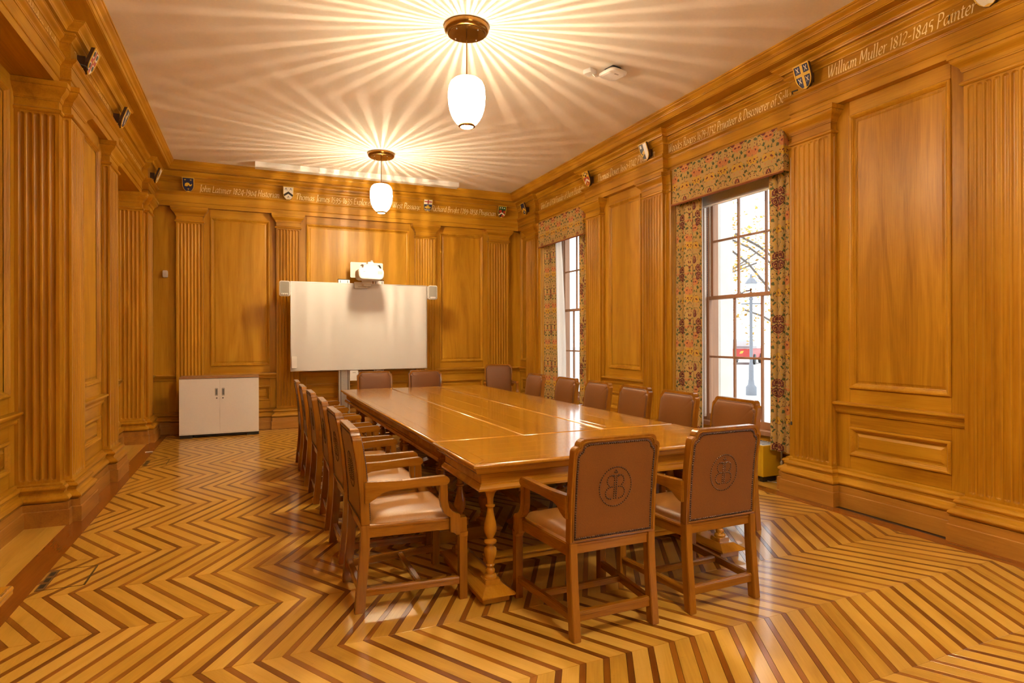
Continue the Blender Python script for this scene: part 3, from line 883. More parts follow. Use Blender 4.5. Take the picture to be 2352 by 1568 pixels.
    tag(mb.build('edge_nails', 'nail', rear, smooth=60), kind='stuff')
    mb = MB(); studs(mb, line, lambda z: back_y(z) + TH + 0.004, 1, 0.0046)
    tag(mb.build('edge_nails', 'nail', front, smooth=60), kind='stuff')
    # monogram in nails: ring, double stem and two pairs of loops
    cz = 0.715
    pts = resample([(0.092 * math.cos(2 * PI * i / 64), cz + 0.098 * math.sin(2 * PI * i / 64)) for i in range(64)], 0.0122)
    for sx in (-1, 1):
        pts += [(sx * 0.0062, cz - 0.058 + i * 0.0112) for i in range(11)]
        up = [(sx * (0.014 + 0.002 * i), cz + 0.052 + 0.004 * i) for i in range(2)]
        pts += up
        pts += resample([(sx * (0.026 + 0.022 * math.cos(R(a))), cz + 0.030 + 0.026 * math.sin(R(a))) for a in range(100, -81, -12)], 0.0112, False)
        pts += resample([(sx * (0.024 + 0.031 * math.cos(R(a))), cz - 0.030 + 0.030 * math.sin(R(a))) for a in range(100, -101, -12)], 0.0112, False)
        pts += [(sx * 0.008, cz + 0.072)]
    pts += [(0, cz + 0.082), (0, cz + 0.070)]
    mb = MB(); studs(mb, pts, lambda z: back_y(z) + 0.0018, -1, 0.0046)
    tag(mb.build('monogram_nails', 'nail', rear, smooth=60), label='nail monogram of two mirrored letters inside a ring', kind='stuff')
    # seat ------------------------------------------------------------------
    mb = MB()
    nu, nv = 13, 13
    def seat(a, b):
        y = 0.085 + 0.482 * b; hw = 0.222 + 0.040 * b; x = (2 * a - 1) * hw
        e = min(1.0, (1 - abs(2 * a - 1)) / 0.16) ; f_ = min(1.0, min(b, 1 - b) / 0.10)
        h = math.sin(PI / 2 * e) * math.sin(PI / 2 * f_)
        dome = (1 - (2 * a - 1) ** 2) * (1 - (2 * b - 1) ** 2)
        return (x, y, 0.448 + 0.036 * h + 0.018 * dome)
    us = [0, .02, .05, .09, .16, .3, .5, .7, .84, .91, .95, .98, 1]
    mb.grid(seat, us, us)
    mb.build('seat_cushion', 'leather_seat', root, smooth=70)
    return root

chairs = []
first = make_chair()
GC = 'leather armchairs around the table'
def put_chair(x, y, rz, label, group=GC):
    o = first if not chairs else dup(first, (x, y, 0), rz)
    o.location = (x, y, 0); o.rotation_euler = (0, 0, rz)
    tag(o, label, 'chair', group); chairs.append(o)
    return o
# facing: local +y is the front of the chair
put_chair(1.633, 2.487, R(0.5), 'brown leather armchair with its back to us, left of the two at near table end')
put_chair(2.334, 2.505, R(1.5), 'brown leather armchair with its back to us, right of the two at near table end')
ordl = ['nearest', 'second nearest', 'third nearest', 'third farthest', 'second farthest', 'farthest']
for i, (x, y, r_) in enumerate([(0.485, 3.455, 0), (0.495, 4.20, 1), (0.495, 4.94, -1), (0.475, 5.72, 0.5), (0.455, 6.435, 0), (0.450, 7.185, -0.5)]):
    put_chair(x, y, -PI / 2 + R(r_), 'brown leather armchair in the left row beside the table, %s of the six' % ordl[i])
for i, (x, y, r_) in enumerate([(3.495, 3.63, -1), (3.49, 4.31, 0), (3.48, 4.96, 1), (3.475, 5.64, 0.5), (3.465, 6.33, 0.5), (3.45, 7.17, 0.5)]):
    put_chair(x, y, PI / 2 + R(r_), 'brown leather armchair in the right row by the windows, %s of the six' % ordl[i])
put_chair(1.60, 8.70, PI + R(1), 'brown leather armchair at the far table end, the left one before the whiteboard')
put_chair(2.33, 8.67, PI + R(1), 'brown leather armchair at the far table end, the right one before the whiteboard')
put_chair(4.02, 9.95, PI - R(16), 'lone brown leather armchair standing in the far right corner against the panelling', 'leather armchair apart from the table')

# ================================================================== TABLES
def turned_leg(mb, x, y, z0=0.105, k=1.0):
    pr_ = [(0.036, 0), (0.037, 0.012), (0.034, 0.020), (0.024, 0.026), (0.027, 0.036), (0.027, 0.046), (0.019, 0.056), (0.020, 0.064), (0.026, 0.072), (0.020, 0.080), (0.024, 0.092), (0.035, 0.130),
           (0.037, 0.150), (0.034, 0.166), (0.020, 0.178), (0.017, 0.184), (0.034, 0.192), (0.037, 0.200), (0.034, 0.208), (0.017, 0.216), (0.021, 0.226), (0.036, 0.256), (0.038, 0.276), (0.034, 0.300),
           (0.024, 0.340), (0.018, 0.375), (0.017, 0.388), (0.027, 0.394), (0.028, 0.402), (0.018, 0.408), (0.019, 0.440), (0.030, 0.470), (0.040, 0.480), (0.040, 0.500)]
    s_ = (0.612 - z0) / 0.5
    mb.lathe([(r_ * k, z0 + z * s_) for r_, z in pr_], 20, (x, y, 0))

def foot_sledge(mb, x, y0, y1, hw=0.075):
    """two-tier moulded runner lying along y"""
    mb.box(x - hw * 0.8, x + hw * 0.8, y0 + 0.04, y1 - 0.04, 0.0, 0.028)
    mb.box(x - hw * 0.55, x + hw * 0.55, y0 + 0.075, y1 - 0.075, 0.028, 0.042)
    q = [(-hw, 0.042), (hw, 0.042), (hw, 0.056), (hw * 0.55, 0.082), (-hw * 0.55, 0.082), (-hw, 0.056)]
    n = len(q)
    vs = [(x + a, y0 + (0.0 if b < 0.06 else 0.07), b) for a, b in q] + [(x + a, y1 - (0.0 if b < 0.06 else 0.07), b) for a, b in q]
    mb.add(vs, [tuple(range(n)), tuple(range(2 * n - 1, n - 1, -1))] + [(i, n + i, n + (i + 1) % n, (i + 1) % n) for i in range(n)])

def top_planks(root, x0, x1, y0, y1, nplank, along, bw=0.095):
    """mitred border boards and field planks of a table top, z 0.744 - 0.770 (local coordinates)"""
    zt, zb = 0.770, 0.750
    g = 0.0006
    i0 = 0.016
    X0, X1, Y0, Y1 = x0 + i0, x1 - i0, y0 + i0, y1 - i0
    for poly, ax in (([(X0, Y0), (X1, Y0), (X1 - bw, Y0 + bw), (X0 + bw, Y0 + bw)], 'x'), ([(X1, Y0), (X1, Y1), (X1 - bw, Y1 - bw), (X1 - bw, Y0 + bw)], 'y'),
                     ([(X1, Y1), (X0, Y1), (X0 + bw, Y1 - bw), (X1 - bw, Y1 - bw)], 'x'), ([(X0, Y1), (X0, Y0), (X0 + bw, Y0 + bw), (X0 + bw, Y1 - bw)], 'y')):
        cx_, cy_ = sum(p[0] for p in poly) / 4, sum(p[1] for p in poly) / 4
        q = [(p[0] + (g if p[0] < cx_ else -g), p[1] + (g if p[1] < cy_ else -g)) for p in poly]
        MB().prism(q, lambda a, b: (a, b, zb), lambda a, b: (a, b, zt)).build('border_board', 'table_' + ax, root, 0.0006, seg=1)
    if along == 'y':
        st = (X1 - X0 - 2 * bw) / nplank
        for k in range(nplank): MB().box(X0 + bw + st * k + g, X0 + bw + st * (k + 1) - g, Y0 + bw + g, Y1 - bw - g, zb, zt).build('plank', 'table_y', root, 0.0006, seg=1)
    else:
        st = (Y1 - Y0 - 2 * bw) / nplank
        for k in range(nplank): MB().box(X0 + bw + g, X1 - bw - g, Y0 + bw + st * k + g, Y0 + bw + st * (k + 1) - g, zb, zt).build('plank', 'table_x', root, 0.0006, seg=1)
    # rounded nosing around the top
    rect = [(x0 + 0.013, y0 + 0.013), (x0 + 0.013, y1 - 0.013), (x1 - 0.013, y1 - 0.013), (x1 - 0.013, y0 + 0.013)]
    prof = [(-0.004, 0.748), (-0.004, 0.768)] + [(0.013 * math.sin(R(a)), 0.757 + 0.0125 * math.cos(R(a))) for a in range(0, 181, 22)] + [(-0.008, 0.744), (-0.03, 0.744)]
    MB().sweep(rect, prof, lambda a, b, z: (a, b, z), close=True).build('nosing', 'table_y', root, smooth=50)

TROT = R(0.5)
def local(root_loc):
    return root_loc
# near end table ---------------------------------------------------------
tx, ty = 2.045, 3.405
et = tag(empty('end_table', (tx, ty, 0), TROT), 'polished wooden cross table at the near end with turned baluster legs', 'table')
hx, hy = 0.975, 0.392
top_planks(et, -hx, hx, -hy, hy, 4, 'x', 0.085)
rect = [(-hx + 0.012, -hy + 0.012), (-hx + 0.012, hy - 0.012), (hx - 0.012, hy - 0.012), (hx - 0.012, -hy + 0.012)]
IDT = lambda a, b, z: (a, b, z)
aprof = [(-0.010, 0.746), (-0.004, 0.744), (-0.006, 0.738)] + [(-0.008 - 0.040 * (1 - math.cos(PI / 2 * i / 6)), 0.736 - 0.034 * math.sin(PI / 2 * i / 6)) for i in range(7)] + \
        [(-0.052, 0.700), (-0.052, 0.692), (-0.056, 0.690), (-0.056, 0.650), (-0.050, 0.648), (-0.050, 0.640), (-0.046, 0.636), (-0.036, 0.624), (-0.036, 0.612), (-0.09, 0.611)]
MB().sweep(rect, aprof, IDT, close=True).build('apron', 'table_x', et, smooth=35)
for sx in (-1, 1):
    xf = sx * 0.83
    mb = MB(); foot_sledge(mb, xf, -hy - 0.0, hy + 0.0, 0.098)
    ft = mb.build('foot', 'table_y', et, 0.003)
    for sy in (-1, 1):
        mb = MB(); turned_leg(mb, xf, sy * 0.26)
        lg = mb.build('leg', 'table_z', et, smooth=40)
        MB().box(xf - 0.043, xf + 0.043, sy * 0.26 - 0.043, sy * 0.26 + 0.043, 0.078, 0.108).build('leg_block', 'table_z', lg, 0.004)
mb = MB().box(-0.76, 0.76, -0.035, 0.035, 0.084, 0.118); mb.box(-0.76, 0.76, -0.045, 0.045, 0.118, 0.130)
mb.build('stretcher', 'table_x', et, 0.003)
mb = MB().box(-0.90, 0.90, -0.31, 0.31, 0.66, 0.749); mb.build('underframe', 'table_x', et)

# three long tables --------------------------------------------------------
def long_table(x0, x1, y0, y1, label, gad_left, gad_right):
    cx_, cy_ = (x0 + x1) / 2, (y0 + y1) / 2
    # rotate about the near end table so the whole group stays aligned
    dx, dy = cx_ - tx, cy_ - ty
    px, py = tx + dx * math.cos(TROT) - dy * math.sin(TROT), ty + dx * math.sin(TROT) + dy * math.cos(TROT)
    t = tag(empty('long_table', (px, py, 0), TROT), label, 'table', 'long tables set side by side')
    hx, hy = (x1 - x0) / 2, (y1 - y0) / 2
    top_planks(t, -hx, hx, -hy, hy, 2, 'y', 0.075)
    rect = [(-hx + 0.012, -hy + 0.012), (-hx + 0.012, hy - 0.012), (hx - 0.012, hy - 0.012), (hx - 0.012, -hy + 0.012)]
    pf = [(-0.010, 0.746), (-0.012, 0.738)] + [(-0.016 - 0.030 * (1 - math.cos(PI / 2 * i / 5)), 0.736 - 0.024 * math.sin(PI / 2 * i / 5)) for i in range(6)] + \
         [(-0.050, 0.706), (-0.056, 0.704), (-0.056, 0.655), (-0.050, 0.652), (-0.044, 0.648), (-0.044, 0.640), (-0.05, 0.632), (-0.06, 0.630), (-0.10, 0.629)]
    MB().sweep(rect, pf, IDT, close=True).build('apron', 'table_y', t, smooth=35)
    for side, on in ((-1, gad_left), (1, gad_right)):
        if not on: continue
        xs = side * (hx - 0.062)
        # slanted lobes of the gadrooned lower edge, and the little flutes carved under the top
        mb = MB(); y = -hy + 0.08
        while y < hy - 0.08:
            pts = [(xs + side * 0.016 * math.sin(PI * a / 6), y + 0.018 * a / 6, 0.648 - 0.030 * a / 6) for a in range(1, 6)]
            mb.tube(pts, 0.0085, 6); y += 0.026
        tag(mb.build('gadroon_edge', 'table_z', t, smooth=60), kind='stuff')
        mb = MB(); y = -hy + 0.08
        xs2 = side * (hx - 0.068)
        while y < hy - 0.08:
            a, b = sorted((xs2, xs2 + side * 0.004)); mb.box(a, b, y, y + 0.007, 0.664, 0.699); y += 0.0165
        tag(mb.build('carved_flutes', 'table_z', t), kind='stuff')
    for yy in (-hy + 0.34, -hy * 0.33, hy * 0.33, hy - 0.34):
        mb = MB()
        q = [(-hx + 0.06, 0.0), (hx - 0.06, 0.0), (hx - 0.06, 0.03), (hx - 0.11, 0.042), (hx - 0.04, 0.044), (hx - 0.04, 0.058), (hx - 0.13, 0.085), (-hx + 0.13, 0.085), (-hx + 0.04, 0.058), (-hx + 0.04, 0.044), (-hx + 0.11, 0.042), (-hx + 0.06, 0.03)]
        mb.prism(q, lambda a, b: (a, yy - 0.07, b), lambda a, b: (a, yy + 0.07, b))
        ft = mb.build('foot', 'table_x', t, 0.003)
        for sx in (-1, 1):
            mb = MB(); turned_leg(mb, sx * (hx - 0.16), yy, 0.108, 1.15)
            lg = mb.build('leg', 'table_z', t, smooth=40)
            MB().box(sx * (hx - 0.16) - 0.045, sx * (hx - 0.16) + 0.045, yy - 0.045, yy + 0.045, 0.085, 0.110).build('leg_block', 'table_z', lg, 0.004)
    mb = MB().box(-0.04, 0.04, -hy + 0.34, hy - 0.34, 0.086, 0.125); mb.box(-0.05, 0.05, -hy + 0.34, hy - 0.34, 0.125, 0.138)
    mb.build('stretcher', 'table_y', t, 0.003)
    MB().box(-hx + 0.09, hx - 0.09, -hy + 0.09, hy - 0.09, 0.66, 0.749).build('underframe', 'table_y', t)
    return t
LY0, LY1 = 3.802, 8.06
long_table(1.085, 1.722, LY0, LY1, 'long polished wooden table on the left, carved edge towards the six chairs', True, False)
long_table(1.726, 2.366, LY0, LY1, 'long polished wooden table in the middle, between the other two long tables', False, False)
long_table(2.370, 3.012, LY0, LY1, 'long polished wooden table on the right, nearest the windows', False, True)
# ================================================================== LAMPS
def pendant(x, y, label):
    t = tag(empty('pendant_lamp', (x, y, ZCEIL)), label, 'lamp', 'pendant lamps along the middle of the ceiling')
    MB().lathe([(0.150, -0.001), (0.188, -0.001), (0.190, -0.020), (0.188, -0.026)] + [(0.188 - 0.034 * (1 - math.cos(R(a))), -0.026 - 0.034 * math.sin(R(a))) for a in range(15, 91, 15)] + [(0.148, -0.058), (0.148, -0.052)], 48).build('ceiling_rose', 'brass', t, smooth=35)
    MB().lathe([(0.02, -0.050), (0.146, -0.050), (0.150, -0.056), (0.148, -0.064), (0.02, -0.066)], 48).build('rose_plate', 'brass', t, smooth=35)
    mb = MB()
    for k in range(4):
        a = R(30 + 90 * k); mb.lathe([(0.005, -0.069), (0.006, -0.067), (0.006, -0.064)], 8, (0.125 * math.cos(a), 0.125 * math.sin(a), 0))
    mb.build('plate_screws', 'alu', t)
    zt, zb = -0.437, -0.853
    MB().tube([(0, 0, -0.06), (0, 0, zt)], 0.0055, 8).build('rod', 'brass', t, smooth=60)
    MB().lathe([(0.012, zt + 0.030), (0.030, zt + 0.018), (0.034, zt - 0.002), (0.010, zt - 0.006)], 20).build('gallery', 'brass', t, smooth=40)
    prof = [(0.030, 0.415), (0.075, 0.413), (0.110, 0.402), (0.135, 0.380), (0.150, 0.345), (0.156, 0.300), (0.157, 0.250), (0.154, 0.200), (0.145, 0.150), (0.130, 0.105), (0.110, 0.068), (0.088, 0.040), (0.062, 0.022)]
    o = MB().lathe(prof, 48, cap=False).build('glass_shade', 'opal', t, smooth=60, loc=(0, 0, zb))
    tag(o, label='glowing white glass shade')
    mb = MB().lathe([(0.064, 0.028), (0.066, 0.020), (0.062, 0.006), (0.058, 0.0), (0.052, 0.004), (0.056, 0.022)], 40, (0, 0, zb), cap=False)
    for k in range(36):
        a = 2 * PI * k / 36; mb.lathe([(0.002, 0.020), (0.004, 0.016), (0.004, 0.010), (0.002, 0.006)], 6, (0.066 * math.cos(a), 0.066 * math.sin(a), zb))
    mb.build('bottom_collar', 'brass', t, smooth=50)
    MB().lathe([(0.001, 0.0), (0.053, 0.0), (0.053, 0.004), (0.001, 0.004)], 32, (0, 0, zb + 0.004)).build('bottom_diffuser', 'opal_disc', t)
    l = bpy.data.lights.new('bulb', 'POINT'); l.energy = LAMP_RAY; l.color = (1.0, 0.74, 0.50); l.shadow_soft_size = 0.006
    lo = bpy.data.objects.new('bulb', l); COL.objects.link(lo); lo.parent = t; lo.location = (0, 0, zb + 0.25)
m, nt, p = mat_new('lamp_diffuser'); p.inputs['Emission Color'].default_value = (1, 0.80, 0.5, 1); p.inputs['Emission Strength'].default_value = LAMP_DOWN
M['opal_disc'] = m
pendant(1.665, 4.815, 'glass globe pendant lamp with brass rose, hanging nearest to us over the table')
pendant(1.690, 8.62, 'glass globe pendant lamp with brass rose, hanging farther back before the whiteboard')
pendant(1.65, 1.02, 'glass globe pendant lamp hanging above the photographer, outside the picture')
pendant(1.65, -2.78, 'glass globe pendant lamp hanging far behind the photographer, outside the picture')

# ================================================================== WHITEBOARD GROUP
def rbox(mb, x0, x1, y0, y1, z0, z1, r, n=5):
    """box with rounded corners seen along y"""
    poly = arc(x1 - r, z1 - r, r, 0, 90, n) + arc(x0 + r, z1 - r, r, 90, 180, n) + arc(x0 + r, z0 + r, r, 180, 270, n) + arc(x1 - r, z0 + r, r, 270, 360, n)
    mb.prism(poly, lambda a, b: (a, y0, b), lambda a, b: (a, y1, b)); return mb

wb = tag(empty('interactive_whiteboard', (1.63, 10.05, 0)), 'large white interactive whiteboard on two grey floor columns', 'whiteboard')
ox, oy = 1.63, 10.05
def W(mb, nm, mat, **k):
    mb.v = [(a - ox, b - oy, c) for a, b, c in mb.v]; return mb.build(nm, mat, wb, **k)
bx0, bx1, bz0, bz1, by = 0.540, 2.722, 0.920, 2.328, 9.955
W(MB().box(bx0 + 0.014, bx1 - 0.014, by + 0.004, by + 0.04, bz0 + 0.014, bz1 - 0.014), 'writing_surface', 'board')
fp = [(0, by + 0.045), (0, by + 0.002), (0.003, by - 0.001), (0.012, by - 0.001), (0.015, by + 0.004)]
W(MB().frame(bx0, bx1, bz0, bz1, fp, lambda u, w_, z: (u, w_, z)), 'board_frame', 'alu')
for xa, xb in ((1.275, 1.452), (1.838, 2.005)):
    col = W(MB().box(xa, xb, 10.03, 10.12, 0.03, 2.385), 'column', 'alu', bevel=0.004)
    for q in (xa + 0.028, xb - 0.036):
        mb = MB().box(q, q + 0.008, 10.0285, 10.031, 0.04, 2.375); mb.v = [(a - ox, b - oy, c) for a, b, c in mb.v]; mb.build('column_slot', 'black', col)
    mb = MB().box(xa - 0.002, xb + 0.002, 10.028, 10.122, 2.385, 2.395); mb.v = [(a - ox, b - oy, c) for a, b, c in mb.v]; mb.build('column_cap', 'black', col)
    W(MB().box(xa - 0.01, xb + 0.01, 9.72, 10.20, 0.001, 0.03), 'foot', 'alu', bevel=0.005)
W(MB().box(1.30, 1.98, 9.99, 10.03, 1.25, 1.33), 'cross_bracket', 'alu')
W(MB().box(1.30, 1.98, 9.99, 10.03, 1.95, 2.03), 'cross_bracket', 'alu')
pb = tag(rbox(MB(), 0.552, 0.632, 9.915, 9.954, 0.972, 1.156, 0.012).build('pen_box', 'plastic', None, 0.004), 'small white plastic box fixed at the lower left of the whiteboard', 'box')
cb = tag(empty('control_box', (1.505, 9.98, 0.75)), 'small white control box hanging under the whiteboard', 'control box')
rbox(MB(), -0.066, 0.066, -0.03, 0.02, 0, 0.163, 0.010).build('case', 'plastic', cb, 0.003)
for i in range(3):
    for j in range(2): MB().box(-0.045 + i * 0.032, -0.022 + i * 0.032, -0.0315, -0.029, 0.022 + j * 0.028, 0.040 + j * 0.028).build('button', 'white', cb)
MB().box(-0.025, 0.025, -0.0312, -0.0295, 0.126, 0.136).build('printed_mark', 'sh_grey', cb)
for (x0, x1, lab, knob) in ((0.376, 0.534, 'grey speaker with white rim hung at the left top corner of the whiteboard', True), (2.726, 2.884, 'grey speaker with white rim hung at the right top corner of the whiteboard', False)):
    sp = tag(empty('speaker', ((x0 + x1) / 2, 9.96, 2.09)), lab, 'speaker', 'pair of whiteboard speakers')
    hw = (x1 - x0) / 2
    rbox(MB(), -hw, hw, -0.07, 0.03, 0, 0.235, 0.028).build('case', 'plastic', sp, 0.004)
    rbox(MB(), -hw + 0.012, hw - 0.012, -0.076, -0.068, 0.012 if not knob else 0.012, 0.223, 0.020).build('grille', 'grey', sp, 0.002)
    rbox(MB(), -hw + 0.03, hw - 0.03, -0.082, -0.074, 0.016, 0.044, 0.010).build('control_strip', 'plastic', sp, 0.002)
    if knob:
        for i in range(3): MB().lathe([(0.008, 0), (0.008, 0.010), (0.006, 0.012)], 12).build('knob', 'sh_grey', sp, smooth=40, loc=(-0.032 + 0.032 * i, -0.082, 0.030)).rotation_euler = (PI / 2, 0, 0)
    xm = hw if knob else -hw
    a, b = sorted((xm, xm + (0.035 if knob else -0.035)))
    MB().box(a, b, 0.0, 0.02, 0.09, 0.15).build('bracket', 'alu', sp)

pj_ = tag(empty('projector', (1.70, 9.62, 2.35)), 'white short throw projector on a boom above the whiteboard', 'projector')
mb = MB()
def pbody(a, z):
    return None
sec = [(-0.200, 0.055), (-0.185, 0.020), (-0.150, 0.004), (0.150, 0.0), (0.185, 0.016), (0.203, 0.052), (0.205, 0.110), (0.196, 0.150), (0.165, 0.178), (0.10, 0.190), (-0.11, 0.190), (-0.165, 0.178), (-0.197, 0.150), (-0.204, 0.105)]
rows = [(-0.155, 0.82, 0.02), (-0.150, 0.92, 0.008), (-0.135, 0.975, 0.002), (-0.10, 1.0, 0), (0.14, 1.0, 0), (0.165, 0.97, 0.003), (0.175, 0.9, 0.01)]
vs = []
for y, k, dz in rows: vs += [(a * k, y, 0.095 + (b - 0.095) * k) for a, b in sec]
n = len(sec)
fs = [tuple(range(n)), tuple((len(rows) - 1) * n + i for i in range(n - 1, -1, -1))] + [(r_ * n + i, r_ * n + (i + 1) % n, (r_ + 1) * n + (i + 1) % n, (r_ + 1) * n + i) for r_ in range(len(rows) - 1) for i in range(n)]
mb.add(vs, fs).build('body', 'plastic', pj_, smooth=35)
for k in range(9): MB().box(0.10 + k * 0.008, 0.104 + k * 0.008, -0.158, -0.150, 0.085, 0.135).build('vent_slat', 'sh_grey', pj_)
MB().box(-0.125, -0.095, -0.158, -0.151, 0.118, 0.124).build('indicator', 'sh_grey', pj_)
MB().box(-0.105, 0.115, -0.06, 0.12, 0.190, 0.236).build('mount_tray', 'white', pj_, 0.006)
MB().box(-0.12, 0.135, -0.05, 0.16, 0.240, 0.254).build('mount_plate', 'white', pj_, 0.004)
MB().box(-0.03, 0.06, -0.02, 0.55, 0.254, 0.290).build('boom', 'white', pj_, 0.006)
MB().lathe([(0.018, 0), (0.020, 0.01), (0.020, 0.022), (0.012, 0.03)], 14, (0.035, 0.02, 0.29)).build('boom_bolt', 'alu', pj_, smooth=40)
mb = MB()
for k in range(4): mb.tube([(0.10, 0.0, 0.235 - k * 0.005), (0.14 + k * 0.008, 0.02, 0.245), (0.165 + k * 0.007, 0.04, 0.21), (0.172 + k * 0.006, 0.05, 0.178)], 0.004, 6)
tag(mb.build('cables', 'black', pj_, smooth=60), kind='stuff')
rbox(MB(), -0.218, 0.318, 0.545, 0.565, 0.088, 0.346, 0.018).build('wall_plate', 'plastic', pj_, 0.004)
MB().box(-0.10, 0.06, 0.10, 0.16, -0.05, 0.02).build('lens_hood', 'plastic', pj_, 0.006)
MB().box(-0.07, 0.05, 0.15, 0.33, -0.075, -0.045).build('sensor_arm', 'plastic', pj_, 0.006)
ts = tag(empty('touch_sensor', (1.615, 9.93, 2.245)), 'small white sensor box clipped over the top edge of the whiteboard', 'sensor')
MB().box(-0.11, 0.11, -0.03, 0.022, 0, 0.10).build('case', 'plastic', ts, 0.006)
MB().box(-0.05, 0.07, -0.032, -0.029, 0.018, 0.026).build('printed_mark', 'sh_grey', ts)

# ================================================================== CABINET
cx0, cx1, cy0, cy1 = -0.968, 0.083, 9.79, 10.20
cab = tag(empty('office_cabinet', (0, 0, 0)), 'low white two door office cabinet with a wood effect top', 'cabinet')
MB().box(cx0, cx1, cy0 + 0.02, cy1, 0.047, 0.855).build('carcass', 'white', cab, 0.002)
MB().box(cx0 - 0.002, cx1 + 0.002, cy0 - 0.002, cy1, 0.857, 0.882).build('worktop', 'oaktop', cab, 0.003)
for xa, xb in ((cx0, cx0 + 0.17), (cx1 - 0.17, cx1)): MB().box(xa + 0.005, xb, cy0 + 0.012, cy1 - 0.02, 0.001, 0.046).build('foot', 'black', cab)
MB().box(cx0 + 0.18, cx1 - 0.18, cy0 + 0.05, cy1 - 0.02, 0.012, 0.046).build('plinth', 'black', cab)
xm = (cx0 + cx1) / 2
for s_, xa, xb in ((-1, cx0, xm - 0.0015), (1, xm + 0.0015, cx1)):
    d = MB().box(xa, xb, cy0, cy0 + 0.0195, 0.066, 0.850).build('door', 'white', cab, 0.002)
    xh = xm + s_ * 0.045
    mb = MB(); rbox(mb, xh - 0.020, xh + 0.020, cy0 - 0.006, cy0 + 0.002, 0.600, 0.715, 0.012)
    mb.build('handle', 'sh_grey', d, 0.002)
    mb = MB(); rbox(mb, xh - 0.010, xh + 0.010, cy0 - 0.0075, cy0, 0.615, 0.700, 0.006); mb.build('handle_recess', 'dkgrey', d)
    o = MB().lathe([(0.010, 0), (0.010, 0.006), (0.007, 0.008)], 14).build('lock', 'dkgrey', d, smooth=40, loc=(xh - s_ * 0.004, cy0, 0.568)); o.rotation_euler = (PI / 2, 0, 0)
MB().box(cx0, cx1, cy0 + 0.001, cy0 + 0.018, 0.048, 0.064).build('bottom_rail', 'white', cab, 0.001, seg=1)

# ================================================================== CEILING THINGS
hs = tag(empty('projection_screen_case', (1.63, 9.80, ZCEIL)), 'long white screen case fixed to the ceiling near the back wall', 'screen case')
poly = [(-0.085, 0.0), (-0.085, -0.055), (-0.065, -0.078), (0.07, -0.078), (0.085, -0.06), (0.085, 0.0)]
MB().prism(poly, lambda a, b: (-1.575, a, b), lambda a, b: (1.575, a, b)).build('case', 'plastic', hs, 0.003)
for s_ in (-1, 1): MB().prism([(a * 1.02, b * 1.02) for a, b in poly], lambda a, b: (s_ * 1.575, a, b), lambda a, b: (s_ * 1.590, a, b)).build('end_cap', 'plastic', hs, 0.002)
for x in (-1.05, 1.05): MB().tube([(x, -0.06, -0.078), (x, -0.06, -0.094), (x + 0.008, -0.06, -0.10)], 0.003, 6).build('hook', 'alu', hs)
ap = tag(empty('wireless_access_point', (3.235, 4.995, ZCEIL), R(12)), 'flat white wireless access point hanging from the ceiling on a dark bracket', 'access point')
poly = []
for k in range(4):
    a0 = 90 * k
    ccx, ccy = [(0.06, 0.06), (-0.06, 0.06), (-0.06, -0.06), (0.06, -0.06)][k]
    poly += arc(ccx, ccy, 0.05, a0, a0 + 90, 5)
vs = []
for k_, z in ((0.90, -0.040), (1.0, -0.052), (1.0, -0.060), (0.93, -0.074), (0.75, -0.080)): vs += [(a * k_, b * k_, z) for a, b in poly]
n = len(poly)
MB().add(vs, [tuple(range(n)), tuple(4 * n + i for i in range(n - 1, -1, -1))] + [(r_ * n + i, r_ * n + (i + 1) % n, (r_ + 1) * n + (i + 1) % n, (r_ + 1) * n + i) for r_ in range(4) for i in range(n)]).build('cover', 'plastic', ap, smooth=40)
MB().box(-0.06, 0.06, -0.06, 0.06, -0.041, -0.001).build('bracket', 'black', ap, 0.006)
MB().box(-0.03, 0.02, -0.06, -0.045, -0.0815, -0.0795).build('printed_mark', 'sh_grey', ap)
jb = tag(empty('junction_box', (3.045, 5.115, ZCEIL), R(20)), 'small white socket box on the ceiling beside the access point', 'junction box')
MB().box(-0.048, 0.048, -0.048, 0.048, -0.045, -0.001).build('case', 'plastic', jb, 0.004)
mb = MB()
mb.tube([(0.02, -0.02, -0.046), (0.03, -0.04, -0.07), (0.06, -0.045, -0.066), (0.07, -0.04, -0.05), (0.05, -0.03, -0.048), (0.075, -0.055, -0.058), (0.12, -0.06, -0.040), (0.16, -0.09, -0.03)], 0.0035, 6)
mb.build('cable', 'plastic', jb, smooth=60)
ms = tag(empty('motion_sensor', (-1.205, 10.415, 2.36)), 'small white motion sensor on the panelling in the far left corner', 'sensor')
rbox(MB(), -0.034, 0.034, -0.045, 0.0, 0, 0.105, 0.016).build('case', 'plastic', ms, 0.006)
MB().lathe([(0.001, 0.004), (0.015, 0.003), (0.018, 0)], 14).build('lens', 'white', ms, smooth=40, loc=(0, -0.045, 0.060)).rotation_euler = (PI / 2, 0, 0)

# ================================================================== CURTAINS AND PELMETS
def with_uv(mb, uvs, name, mat, parent, smooth=70):
    me = mb.mesh(name, mat, 0, smooth)
    lay = me.uv_layers.new(name='UVMap')
    for lp in me.loops: lay.data[lp.index].uv = uvs[lp.vertex_index]
    return obj(name, me, parent)

